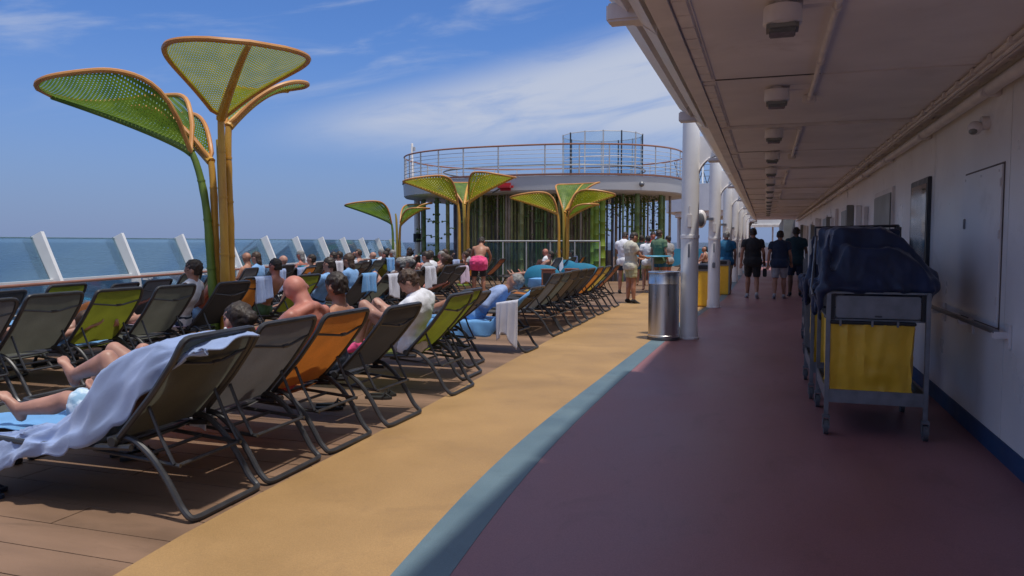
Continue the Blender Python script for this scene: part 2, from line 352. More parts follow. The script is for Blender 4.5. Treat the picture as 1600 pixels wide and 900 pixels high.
YS = [-8 + i * .5 for i in range(60)] + [23 + i * 4 for i in range(14)]
struct(strip('deck_yellow_band', 'deck_yellow', xyb, xbl, YS, -.01, .004))
struct(strip('deck_blue_band', 'deck_blue', xbl, xpu, YS, -.01, .006))
struct(strip('promenade_floor', 'deck_purple', xpu, lambda y: 1.52, YS, -.01, .004))
# brown lounger deck: separate boards near the camera, one sheet beyond
bd = struct(strip('lounger_deck', 'deck_brown_far', lambda y: railx(y) - .7, xyb, [7.0 + i * .5 for i in range(30)] + [23 + i * 4 for i in range(14)], -.01, 0))
struct(strip('lounger_deck_near_side', 'deck_brown_far', lambda y: railx(y) - .7, lambda y: -6.3, [-8, -2, 2, 7.0], -.01, 0))
rr = random.Random(3)
y = -2.0
while y < 6.99:
    wd = min(.26, 7.0 - y); cuts = sorted([-6.3, xyb(y + wd / 2) - .002] + [-6.3 + rr.uniform(.7, 2.9)])
    for c0, c1 in zip(cuts, cuts[1:]):
        h = rr.uniform(-.0012, .0008); g = MB(); e = .0036
        xe0 = xyb(y) - .002 if c1 == cuts[-1] else c1 - e; xe1 = xyb(y + wd) - .002 if c1 == cuts[-1] else c1 - e
        g.prism([(c0 + e, y + e), (xe0, y + e), (xe1, y + wd - e), (c0 + e, y + wd - e)], 'z', -.011, h)
        g.build('deck_board', 'deck_brown', bd, smooth=False)
    y += wd

# ------------------------------------------------------------------ promenade: wall, ceiling, roof edge
ZC = 2.6; XW = 1.5
wall = MB(); 
ws = struct(MB().box(XW + .02, XW + .6, -8, 62, 0, 3.1).build('side_wall', 'white_paint', smooth=False))
rr = random.Random(5); y = -8.0; k = 0
edges = [-8, -4, -1.6, 1.2, 3.6, 5.80, 8.18, 10.5, 12.3, 14.6, 17, 19.4, 22, 26, 30, 35, 40, 50, 62]
for a, c in zip(edges, edges[1:]):
    MB().box(XW, XW + .018, a + .005, c - .005, .145, ZC).build('wall_panel', 'white_paint', ws, smooth=False)
MB().box(XW - .006, XW + .018, -8, 62, 0, .143).build('blue_kick_strip', 'wall_blue', ws, smooth=False)
# hatch with seam, mirror-like window, grey door
MB().box(XW - .004, XW + .01, 5.905, 6.965, .855, 1.985).build('hatch_seam', 'seam_dark', ws, smooth=False)  # dark colour stands in for the gap round the hatch
for yy_ in (5.98, 6.44, 6.9):
    for zz_ in (.91, 1.93): MB().ball((XW - .017, yy_, zz_), (.005, .010, .010), 8, 6).build('rivet', 'ceiling_trim', ws)
hb = MB().bbox(XW - .016, XW + .01, 5.922, 6.95, .87, 1.97, .004).build('access_hatch', 'white_paint', ws)
q = MB()
for z in (1.05, 1.5, 1.85): q.bbox(XW - .022, XW - .012, 5.925, 5.95, z - .03, z + .03, .003)
q.build('hatch_hinges', 'ceiling_trim', hb); MB().bbox(XW - .03, XW - .012, 6.86, 6.885, 1.55, 1.63, .004).build('latch', 'cart_metal', hb)
f_ = MB().bbox(XW - .035, XW + .01, 8.30, 9.22, 1.0, 2.08, .008).build('window_frame', 'frame_dark', ws)
MB().box(XW - .038, XW - .03, 8.36, 9.16, 1.06, 2.02).build('window_pane', 'dark_glass', f_, smooth=False)
for y0, y1 in ((10.6, 12.1), (16.2, 17.2), (21.5, 22.6), (28, 29.2), (36, 37.4)):
    d_ = MB().bbox(XW - .03, XW + .01, y0 - .06, y1 + .06, .145, 2.14, .01).build('door_frame', 'ceiling_trim', ws)
    dd = MB().bbox(XW - .045, XW - .02, y0, y1, .16, 2.07, .01).build('door', 'door_grey', ws)
    MB().tube([(XW - .05, y0 + .1, 1.0), (XW - .09, y0 + .1, 1.0), (XW - .09, y0 + .22, 1.0)], .01).build('handle', 'steel', dd)
# stiffeners, boxes and lights along the far wall
g = MB()
for i, y in enumerate([13.1, 14.0, 15.2, 18.4, 19.3, 20.2, 24, 25.2, 27, 31, 33, 35]):
    o = MB().bbox(XW - .06 - .03 * (i % 3), XW, y, y + .12 + .1 * (i % 2), 1.3 + .12 * (i % 3), 2.0 + .06 * (i % 4), .01).build('fire_box', ['ceiling_trim', 'white_paint', 'door_grey'][i % 3], ws)
def wall_lamp(y, z, lab):
    t = thing('wall_lamp', lab, 'lamp', (XW, y, z))
    MB().tube([(0, 0, 0), (-.05, 0, 0)], .05, 14).build('mount', 'ceiling_trim', t)
    MB().ball((-.085, 0, -.03), (.05, .065, .05), 14, 9).build('lamp_body', 'ceiling_trim', t); MB().ball((-.10, -.02, -.055), (.03, .045, .025), 12, 7).build('lens', 'door_grey', t)
wall_lamp(6.36, 2.30, 'small white lamp fixed high on the side wall above the flush hatch')
# grab rail
t = thing('wall_handrail', 'short metal handrail fixed to the white side wall beside the trolley', 'handrail', (XW, 5.66, .87))
MB().tube([(-.08, 0, 0), (-.08, 2.3, 0)], .019, 12).build('rail_tube', 'cart_metal', t)
for yy in (.02, .95, 1.9): MB().bbox(-.10, 0, yy - .03, yy + .03, -.045, -.0, .008).bbox(-.015, .0, yy - .06, yy + .06, -.11, .05, .004).build('bracket', 'ceiling_trim', t)
# ceiling
YE = -.6      # roof cut short behind the viewer, letting daylight in on the trolley front
ce = struct(MB().box(-.46, XW + .5, YE, 41, ZC + .03, ZC + .30).build('ceiling', 'ceiling_paint', smooth=False))
YB = [YE, 1.08, 3.40] + [5.72 + 2.32 * i for i in range(15)] + [41]
for i, (a, c) in enumerate(zip(YB, YB[1:])):
    MB().bbox(-.445, XW, a + .006, c - .006, ZC, ZC + .028, .004).build('ceiling_panel', 'ceiling_paint', ce)
    if i % 2 == 1 and i > 0: MB().bbox(-.45, XW - .05, c - .03, c + .03, ZC - .028, ZC + .0, .006).build('joint_strip', 'ceiling_trim', ce)
    elif i % 2 == 0 and i > 0:
        g = MB(); n = 26
        for j in range(n):      # ragged gap where the sealant has opened
            x0 = -.45 + j * .030; th = .007 + .006 * abs(math.sin(j * 1.7)) * (1 - j / n)
            g.box(x0, x0 + .031, c - th, c + th, ZC - .004 + .0003 * j / n, ZC + .002)
        g.build('open_seam', 'black_plastic', ce, smooth=False)
        MB().bbox(-.45, XW - .05, c + .014, c + .030, ZC - .006, ZC, .002).build('joint_strip', 'ceiling_trim', ce)
# perforated edge clips
for a, c in zip(YB[1:6], YB[2:7]):
    n = 9; MB().box(-.458, -.365, a + .02, c - .02, ZC - .009, ZC + .001).build('edge_backing', 'ceiling_trim', ce, smooth=False)
    for j in range(n):
        yy = a + .12 + j * (c - a - .2) / n
        MB().bbox(-.452, -.375, yy, yy + (c - a) / n * .88, ZC - .020, ZC - .006, .006).build('edge_clip', 'ceiling_trim', ce)
# pipes and cable tray along the wall head
pp = struct(MB().tube([(XW - .07, YE, ZC - .11), (XW - .07, 41, ZC - .11)], .042, 14).build('ceiling_pipe', 'ceiling_trim'))
tr = struct(MB().box(XW - .22, XW - .10, YE, 41, ZC - .035, ZC - .012).build('cable_tray', 'ceiling_trim', smooth=False))
for i in range(52):
    MB().bbox(XW - .235, XW - .085, .8 + i * .42, .8 + i * .42 + .05, ZC - .045, ZC - .003, .005).build('tray_clip', 'ceiling_trim', tr)
MB().tube([(XW - .19, YE, ZC - .047), (XW - .19, 41, ZC - .047)], .012, 8).tube([(XW - .155, YE, ZC - .045), (XW - .155, 41, ZC - .045)], .009, 8).build('cable', 'ceiling_trim', tr)
for i in range(12): MB().bbox(XW - .12, XW, 1.4 + i * 2.32, 1.46 + i * 2.32, ZC - .16, ZC - .10, .008).build('pipe_clamp', 'ceiling_trim', pp)
# conduits and ceiling lamps
for y0, y1 in ((3.9, 6.5), (8.15, 10.8), (13.2, 15.8), (18.4, 21)):
    t = thing('conduit_pipe', 'white conduit pipe under the ceiling, %s from the camera' % {3.9: 'nearest', 8.15: 'second', 13.2: 'third', 18.4: 'fourth'}[y0], 'pipe', (.30, y0, ZC - .035), group='conduit pipes under the promenade ceiling')
    MB().tube([(0, 0, 0), (0, y1 - y0, 0)], .017, 10).build('pipe', 'ceiling_trim', t)
    for q in (.05, .5, .95): MB().tube([(0, (y1 - y0) * q - .02, 0), (0, (y1 - y0) * q + .02, 0)], .023, 10).box(-.01, .01, (y1 - y0) * q - .015, (y1 - y0) * q + .015, .01, .034).build('clip', 'ceiling_trim', t)
    MB().bbox(-.05, .05, (y1 - y0) - .02, y1 - y0 + .07, -.03, .034, .01).build('junction_box', 'ceiling_trim', t)
ordn = ['nearest', 'second', 'third', 'fourth', 'fifth', 'sixth', 'seventh', 'eighth', 'ninth', 'tenth', 'eleventh', 'twelfth', 'thirteenth', 'fourteenth', 'fifteenth', 'sixteenth', 'seventeenth', 'eighteenth', 'nineteenth', 'twentieth', 'twenty-first', 'twenty-second', 'twenty-third', 'twenty-fourth', 'twenty-fifth', 'twenty-sixth', 'twenty-seventh', 'twenty-eighth', 'twenty-ninth', 'thirtieth']
lp = None
for i in range(14):
    lab = 'square glazed ceiling lamp in a round white housing, %s from the camera' % ordn[i]
    loc = (.055, 3.98 + 2.13 * i, ZC)
    if lp is None:
        lp = thing('ceiling_lamp', lab, 'ceiling lamp', loc, group='ceiling lamps along the promenade')
        MB().lathe([(.04, 0), (.04, -.02), (.088, -.025), (.090, -.105), (.075, -.115)], n=24).build('housing', 'ceiling_trim', lp)
        MB().bbox(-.074, .074, -.070, .070, -.148, -.10, .014).build('bezel', 'door_grey', lp); MB().bbox(-.060, .060, -.058, .058, -.156, -.12, .005).build('lens', 'lamp_glass', lp)
        MB().box(.09, .26, -.03, .03, -.03, 0).build('feed_box', 'ceiling_trim', lp)
    else:
        o = copy_tree(lp); o.location = loc; o['label'] = lab
# roof edge: gutter beams with joints, brackets
ed = struct(MB().box(-.56, -.46, YE, 41, ZC - .03, ZC + .32).build('roof_edge_beam', 'ceiling_trim', smooth=False))
for y0, y1, k in ((YE, 4.35, 0), (4.4, 8.05, 0), (8.1, 14.0, 1), (14.04, 20, 1), (20.04, 28, 1), (28.04, 41, 1)):
    if k == 0:
        MB().prism([(-.86, 2.80), (-.74, 2.70), (-.70, 2.78), (-.70, 3.05), (-.86, 3.05)], 'y', y0, y1).build('gutter', 'white_paint', ed, smooth=False)
        MB().prism([(-.68, 2.66), (-.60, 2.60), (-.585, 2.95), (-.68, 2.95)], 'y', y0, y1 + .0).build('gutter_lip', 'white_paint', ed, smooth=False)
        MB().bbox(-.86, -.57, y1 - .10, y1 + .03, 2.66, 2.76, .012).build('gutter_bracket', 'ceiling_trim', ed)
    else:
        MB().prism([(-.74, 2.72), (-.66, 2.62), (-.575, 2.60), (-.575, 3.0), (-.74, 3.0)], 'y', y0, y1).build('gutter', 'white_paint', ed, smooth=False)
MB().bbox(-.74, .2, 4.25, 4.50, 2.88, 3.1, .02).build('cross_arm', 'ceiling_trim', ed)
MB().tube([(-.74, 4.5, 2.74), (-.1, 4.5, 2.70), (.5, 4.5, 2.68)], .05, 12).build('drain_pipe', 'ceiling_trim', ed)
MB().bbox(-.20, .45, 4.35, 4.62, 2.58, 2.70, .03).build('drain_box', 'ceiling_trim', ed) if False else None
MB().ball((-.66, 4.62, 2.74), (.06, .06, .06), 12, 8).build('drain_cap', 'ceiling_trim', ed)
# upper deck over the roof
struct(MB().box(-.55, 7, YE, 41, ZC + .34, ZC + .5).build('upper_deck', 'white_clean', smooth=False))
# ------------------------------------------------------------------ columns
col0 = None
for i in range(8):
    yy = 11.72 + 5.75 * i; lab = 'round white deck column with a riveted collar, %s from the camera' % ordn[i]
    t = thing('deck_column', lab, 'column', (-1.08, yy, 0), group='white columns along the promenade edge')
    r = .130
    MB().lathe([(.155, .006), (.155, .03), (r + .012, .035), (r + .012, .16), (r, .18), (r, 1.50), (r + .01, 1.505), (r + .01, 1.55), (r, 1.555), (r - .006, 3.45), (r + .015, 3.46), (r + .015, 3.5)], n=32).build('shaft', 'white_paint', t)
    # arched gusset to the roof edge
    arc = [(.09, 2.35)] + [(.09 + .36 * (1 - math.cos(a)), 2.35 + .36 * math.sin(a)) for a in [R(10 * j) for j in range(1, 10)]] + [(.5, 2.71), (.5, 3.0), (.09, 3.0)]
    MB().prism(arc, 'y', -.012, .012).build('gusset', 'white_paint', t, smooth=False)
    MB().tube([(.10, 0, 2.38)] + [(.10 + .36 * (1 - math.cos(a)), 0, 2.37 + .36 * math.sin(a)) for a in [R(10 * j) for j in range(1, 10)]] + [(.48, 0, 2.72)], .018, 8, flat=2.2).build('gusset_flange', 'ceiling_trim', t)
    MB().bbox(.25, .52, -.16, .10, 2.62, 2.665, .008).build('bracket_plate', 'ceiling_trim', t)
    MB().bbox(-.03, .035, -.155, -.105, 1.66, 1.86, .012).build('switch_box', 'ceiling_trim', t)
    MB().tube([(0, -.125, 1.86), (0, -.125, 1.98)], .012, 8).build('cable_gland', 'ceiling_trim', t)
    MB().bbox(-.012, .014, -.135, -.11, 1.22, 1.42, .005).build('name_plate', 'cart_metal', t)
    MB().tube([(0, -.118, 1.42), (0, -.118, 1.66)], .006, 6).build('cable', 'ceiling_trim', t)
    if i > 0: MB().bbox(-.03, .03, -.15, -.11, .78 + .1 * (i % 2), 1.0, .01).build('hose_hook', 'cart_metal', t)
# loudspeakers on columns further along (grey discs)
for i in (1, 2, 3):
    t = thing('loudspeaker', 'dark grey loudspeaker shell on the left of the %s column' % ordn[i], 'loudspeaker', (-1.22, 11.72 + 5.75 * i - .2, 1.95), group='loudspeakers on the columns')
    MB().ball((-.14, -.02, 0), (.12, .10, .20), 14, 10).build('shell', 'ceiling_trim', t); MB().box(-.2, .12, .05, .09, -.03, .03).build('arm', 'cart_metal', t)
    MB().ball((-.14, -.085, -.02), (.085, .05, .15), 14, 10).build('grille', 'castor_rubber', t)
# far end of the promenade
eh = struct(MB().box(-2.2, 4, 61, 63, 2.75, 3.6).build('far_bridge', 'white_clean', smooth=False))
MB().box(-2.2, 4, 60.9, 61, 2.55, 2.75).build('soffit', 'ceiling_trim', eh, smooth=False)
for x in (-2.1, -.9, .4, 1.3): MB().box(x, x + .12, 61.2, 61.4, 0, 2.75).build('post', 'ceiling_trim', eh, smooth=False)
MB().box(-2.2, 1.52, 62, 62.1, 0, 1.05).build('bulwark', 'white_clean', eh, smooth=False)
MB().box(.9, 1.6, 45, 60.9, 0, 2.75).build('side_screen', 'door_grey', eh, smooth=False)
# white gallery building beyond the bar
gb = thing('deck_gallery', 'white curved gallery deck with dark netting above it, behind the columns', 'building', (-1, 50, 0))
g = MB(); n = 24
arc = [(-1.6 + -6.5 * math.sin(R(90 * i / n)) + 3.0, -4 * math.cos(R(90 * i / n))) for i in range(n + 1)]
MB().prism([(5, -4)] + arc + [(-5.1, 6), (5, 6)], 'z', 3.3, 4.9).build('gallery_band', 'white_clean', gb, smooth=False)
MB().prism([(5, -3.6)] + [(x * .93 + .2, y * .93) for x, y in arc] + [(-4.6, 6), (5, 6)], 'z', 3.0, 3.29).build('gallery_soffit', 'ceiling_trim', gb, smooth=False)
for i in range(7): MB().box(-4.6 + i * 1.3, -4.5 + i * 1.3, 5, 5.1, 4.9, 7.1).build('net_post', 'white_clean', gb, smooth=False)
g = MB()
for i in range(30): g.tube([(-4.6 + i * .3, 5.05, 4.9), (-4.6 + i * .3 + (.6 if i % 2 else -.6), 5.05, 7.0)], .025, 4)
for z in (5.2, 5.6, 6.0, 6.4, 6.8, 7.05): g.tube([(-4.7, 5.05, z), (4.4, 5.05, z)], .02, 4)
g.build('netting', 'frame_dark', gb)
MB().box(-4.6, 4.4, 5.2, 5.3, 4.9, 5.15).build('red_trim', 'cloth_red', gb, smooth=False)
for x in (-4.4, -2.4, -.2, 2): MB().lathe([(.12, 0), (.12, 3.05)], (x, 1), 12).build('post', 'white_clean', gb)
MB().prism([(-4.9, 0), (-1.5, 0), (-1.5, 1.05), (-4.9, 1.05)], 'y', -3.5, -3.4).build('low_wall', 'pad_blue', gb, smooth=False)

# ------------------------------------------------------------------ glass windbreak along the ship's side
wb = thing('glass_windbreak', 'slanted glass windbreak with white fins and a wooden handrail along the ship side', 'railing', (RX, RY, 0), math.atan(-RS))
# local frame: +y runs along the rail away from the camera, -x outboard
s_per = 2.02; y_first = None
# distance along the rail of the first fin, found from its column in the photo
def rail_s(px, off):
    d = ray(px, 380); dx, dy = d.x / d.y, 1.0
    ux, uy = math.sin(math.atan(RS)), math.cos(math.atan(RS)); nx, ny = -uy, ux      # along, outboard (to -x)
    bx, by = RX + nx * off, RY + ny * off
    # t*(dx,1) = b + s*u
    s = (bx - by * dx) / (uy * dx - ux); return s
s1, s2 = rail_s(60, .34), rail_s(461, .34)
step = (s2 - s1) / 5
fin = MB().prism([(-.09, -.02), (.08, -.02), (.03, .86), (-.27, 1.61), (-.43, 1.53), (-.13, .86)], 'y', -.035, .035)
fe = MB().prism([(-.130, .86), (-.09, -.02), (-.105, -.02), (-.146, .86), (-.446, 1.53), (-.43, 1.53)], 'y', -.037, .037)
fm, fem = fin.mesh('fin', 'white_clean', smooth=False), fe.mesh('fin_edge', 'frame_dark', smooth=False)
gl = MB().prism([(-.13, .88), (-.40, 1.515), (-.412, 1.515), (-.142, .88)], 'y', -step / 2 + .05, step / 2 - .05).mesh('glass', 'rail_glass', smooth=False)
gl2 = MB().prism([(-.06, .12), (-.10, .80), (-.112, .80), (-.072, .12)], 'y', -step / 2 + .05, step / 2 - .05).mesh('glass2', 'rail_glass', smooth=False)
br = MB().box(.02, .16, -.02, .02, .775, .80).box(.13, .17, -.06, .06, .80, .815).mesh('bracket', 'white_clean', smooth=False)
for i in range(-5, 11):
    s = s1 + step * i
    o = inst(fm, 'fin', wb); o.location = (0, s, 0); e_ = inst(fem, 'fin_edge', o)
    o = inst(br, 'rail_bracket', wb); o.location = (0, s + .12, 0)
    o = inst(gl, 'glass_panel', wb); o.location = (0, s + step / 2, 0); o = inst(gl2, 'lower_glass_panel', wb); o.location = (0, s + step / 2, 0)
sA, sB = s1 - 5 * step, s1 + 10.5 * step
MB().tube([(.15, sA, .845), (.15, sB, .845)], .024, 12, flat=1).build('wooden_handrail', 'wood_rail', wb)
MB().box(-.415, -.400, sA, sB, 1.508, 1.522).build('glass_edge_strip', 'rail_edge', wb, smooth=False)
MB().box(-.15, -.09, sA, sB, .845, .885).build('glass_sill', 'white_clean', wb, smooth=False)
MB().tube([(.03, sA, .42), (.03, sB, .42)], .012, 8).build('lower_rod', 'wire', wb)
MB().box(-.12, .12, sA, sB, -.005, .10).build('kerb', 'white_clean', wb, smooth=False)

# ------------------------------------------------------------------ round bar pavilion
PX, PY = -8.83, 30.9; PA, PB = 5.75, 4.5
def sup(t, a, b, e=.82):
    c, s = math.cos(t), math.sin(t); return (a * math.copysign(abs(c) ** e, c), b * math.copysign(abs(s) ** e, s))
def ring(a, b, n=96): return [sup(2 * math.pi * i / n, a, b) for i in range(n)]
pv = thing('round_bar_pavilion', 'round open bar with a white roof rim, roof deck railing and forest of thin poles', 'pavilion', (PX, PY, 0))
def band(prof, m, name, n=96, cap=False):
    g = MB(); k = len(prof)
    for o, z in prof: g.v += [(x, y, z) for x, y in ring(PA + o, PB + o, n)]
    for i in range(k - 1):
        for j in range(n): g.f.append((i * n + j, i * n + (j + 1) % n, (i + 1) * n + (j + 1) % n, (i + 1) * n + j))
    if cap: g.f += [tuple(range(n))[::-1], tuple((k - 1) * n + j for j in range(n))]
    return g.build(name, m, pv)
band([(-.9, 3.14), (-.06, 3.24), (.0, 3.30), (.03, 3.78), (-.05, 3.80), (-.5, 3.80)], 'pavilion_white', 'roof_rim', cap=True)
band([(-.02, 3.805), (.07, 3.81), (.07, 3.87), (-.02, 3.88)], 'wood_rail', 'teak_edge')
n = 30
for i in range(n):
    x, y = sup(2 * math.pi * (i + .3) / n, PA - .03, PB - .03)
    MB().box(x - .018, x + .018, y - .03, y + .03, 3.87, 4.88).build('railing_post', 'wire', pv, smooth=False)
for k, z in enumerate((4.02, 4.16, 4.30, 4.44, 4.58, 4.72)):
    MB().tube([(x, y, z) for x, y in ring(PA - .02, PB - .02, 80)], .010 if k != 1 else .016, 5, closed=True).build('railing_wire', 'wire', pv)
MB().tube([(x, y, 4.90) for x, y in ring(PA - .02, PB - .02, 80)], .032, 8, closed=True).build('railing_cap', 'wood_rail', pv)
MB().tube([(x, y, 4.32) for x, y in ring(PA - 1.6, PB - 1.4, 60)], .03, 6, closed=True).build('inner_rail', 'frame_dark', pv)
# core, counter, ceiling boards
core = MB(); core.v += [(x, y, z) for z in (0, 3.2) for x, y in [(p * 1 - .8, q) for p, q in ring(2.9, 2.2, 40)]]
core.f += [(j, (j + 1) % 40, 40 + (j + 1) % 40, 40 + j) for j in range(40)]; core.build('bar_core', 'bar_dark', pv, smooth=False)
g = MB(); g.v += [(x - .8, y, z) for z in (0, 1.1) for x, y in ring(3.6, 3.0, 48)]; g.f += [(j, (j + 1) % 48, 48 + (j + 1) % 48, 48 + j) for j in range(48)]; g.f.append(tuple(48 + j for j in range(48))); g.build('counter', 'bar_dark', pv, smooth=False)
rr = random.Random(11)
def pole(px, off, r, m, z0=0, z1=3.2):
    # a pole on the near rim of the bar, on the photo column px
    d = ray(px, 380); best = None
    for i in range(720):
        t = math.pi + math.pi * i / 720; x, y = sup(t, PA - off, PB - off); X, Y = PX + x, PY + y; e = abs(X - d.x / d.y * Y)
        if best is None or e < best[0]: best = (e, x, y)
    e, x, y = best
    rings = [(r, z0)]
    z = z0 + rr.uniform(.2, .4)
    while z < z1 - .2: rings += [(r, z - .02), (r * 1.13, z), (r, z + .02)]; z += rr.uniform(.35, .5)
    rings.append((r, z1)); MB().lathe(rings, (x, y), 8).build('pole', m, pv)
for px, m, r in ((663, 'pole_green', .08), (683, 'pole_green', .09), (700, 'pole_olive', .08), (711, 'pole_slate', .06), (716, 'pole_brown', .05), (652, 'pole_brown', .05)): pole(px, .7, r, m)
px = 734
while px < 934:
    pole(px, rr.choice([.5, .7, .9, 1.3]), rr.uniform(.030, .052), rr.choice(['pole_green', 'pole_olive', 'pole_olive', 'pole_brown', 'pole_olive', 'pole_lime' if px > 880 else 'pole_green'])); px += rr.uniform(3.2, 6.4)
for px, m, r in ((925, 'pole_lime', .07), (932, 'pole_lime', .10), (941, 'pole_lime', .11), (752, 'pole_olive', .07), (815, 'pole_olive', .08)): pole(px, .45, r, m)
px = 948
while px < 1044:
    pole(px, rr.choice([.5, .8, 1.2, 1.7]), rr.uniform(.035, .065), rr.choice(['pole_slate', 'pole_slate', 'pole_green', 'pole_brown'])); px += rr.uniform(4.5, 8.5)
for px, m, r in ((995, 'pole_green', .09), (1032, 'pole_green', .08), (1046, 'pole_brown', .05)): pole(px, .4, r, m)
for i in range(40):      # small leaf-like fittings on the poles
    px = rr.uniform(660, 1040); d = ray(px, 380); t = math.pi + math.pi * rr.uniform(.05, .95); x, y = sup(t, PA - .6, PB - .6); z = rr.uniform(1.3, 3.0)
    MB().tube([(x - .10, y, z), (x, y, z + .02), (x + .10, y, z - .01)], .02, 5).ball((x - .12, y, z), .045, 6, 5).ball((x + .12, y, z), .045, 6, 5).build('leaf_fitting', 'pole_green', pv)
g = MB(); rl = random.Random(31)
for k in range(3400):      # creeping leaves hung through the poles, thickest under the rim
    px = rl.choice([rl.uniform(735, 942), rl.uniform(735, 942), rl.uniform(945, 1040)]); d = ray(px, 380); X = None
    t = math.pi + math.acos(max(-1, min(1, -((d.x / d.y * (PY - 3.6)) - PX) / PA))) if True else 0
    x, y = sup(t, PA - rl.uniform(.45, 1.0), PB - rl.uniform(.45, 1.0)); strand = noise.noise(V((px * .11, 0, 0))); z = 3.18 - abs(rl.gauss(0, .45 + .5 * max(0, strand)))
    if z < 1.2: continue
    a = rl.uniform(0, 6.28); s_ = rl.uniform(.03, .065); u1 = V((math.cos(a), math.sin(a), rl.uniform(-.6, .2))) * s_; u2 = V((-math.sin(a) * .5, math.cos(a) * .5, rl.uniform(-.9, -.2))) * s_; c_ = V((x, y, z)); g.add([c_ - u1 * .6, c_ + u2, c_ + u1 * .8, c_ - u2 * .8], [(0, 1, 2, 3)])
hf = g.build('hanging_leaves', 'hanging_green', pv, fix=False); stuff(hf)
# mast at the left, round grey post with black collar below it
t = thing('slim_mast', 'slim pale mast standing at the left end of the roof deck railing', 'mast', (PX - PA + .05, PY - .6, 3.9))
MB().lathe([(.05, 0), (.05, 1.75), (.03, 1.78)], n=8).build('pole', 'ceiling_trim', t); MB().bbox(.05, .14, -.05, .05, 1.45, 1.62, .01).build('fitting', 'wire', t)
t = thing('support_post', 'thick pale post with a black collar under the left end of the bar roof', 'post', (PX - PA + .55, PY - 1.2, 0))
MB().lathe([(.13, 0), (.13, 3.2)], n=16).build('shaft', 'ceiling_trim', t); MB().lathe([(.17, 1.45), (.17, 1.80)], n=16).build('collar', 'black_plastic', t)
# glass enclosure on the roof
t = thing('glass_enclosure', 'tall clear glass enclosure with thin mullions on the roof deck', 'glass enclosure', (PX + 2.35, PY + .6, 3.82))
n = 14; rad = 1.65
for i in range(n):
    a, c = 2 * math.pi * i / n, 2 * math.pi * (i + 1) / n; p = (rad * math.cos(a), rad * math.sin(a)); q = (rad * math.cos(c), rad * math.sin(c))
    MB().box(p[0] - .025, p[0] + .025, p[1] - .025, p[1] + .025, 0, 2.0).build('mullion', 'wire' if i % 3 else 'frame_dark', t, smooth=False)
    MB().add([(p[0], p[1], .05), (q[0], q[1], .05), (q[0], q[1], 1.95), (p[0], p[1], 1.95)], [(0, 1, 2, 3)]).build('glass_pane', 'cage_glass', t, smooth=False)
for z in (.05, 1.0, 1.97): MB().tube([(rad * math.cos(2 * math.pi * i / n), rad * math.sin(2 * math.pi * i / n), z) for i in range(n)], .018, 5, closed=True).build('hoop', 'wire', t)
# red float and dome camera on the rim
t = thing('red_sign_drum', 'dark red rounded drum hung on the white roof rim beside the middle shade tree', 'drum', (atY(790, 26.2), 26.2, 3.42))
MB().bbox(-.30, .30, -.12, .12, -.14, .14, .10).build('drum', 'cloth_red', t); MB().tube([(-.5, 0, -.2), (-.2, 0, -.05)], .03, 6).build('arm', 'frame_dark', t)
t = thing('dome_lamp', 'small grey dome lamp on the right end of the bar roof rim', 'lamp', (PX + 4.6, PY - 3.42, 3.5)); MB().ball((0, 0, 0), .10, 12, 8).build('dome', 'cart_metal', t); MB().box(-.04, .04, 0, .2, -.04, .04).build('mount', 'ceiling_trim', t)
# glass barrier in front of the bar
x0, x1, yb = atY(750, 25.6), atY(937, 25.6), 25.6
t = thing('glass_barrier', 'low glass barrier with a silver top bar in front of the bar', 'barrier', (x0, yb, 0)); n = 5
MB().tube([(0, 0, 1.48), (x1 - x0, 0, 1.48)], .025, 8).build('top_bar', 'wire', t)
for i in range(n + 1): MB().box((x1 - x0) * i / n - .02, (x1 - x0) * i / n + .02, -.02, .02, 0, 1.47).build('post', 'wire', t, smooth=False)
for i in range(n): MB().box((x1 - x0) * i / n + .04, (x1 - x0) * (i + 1) / n - .04, -.005, .005, .2, 1.42).build('glass_pane', 'rail_glass', t, smooth=False)

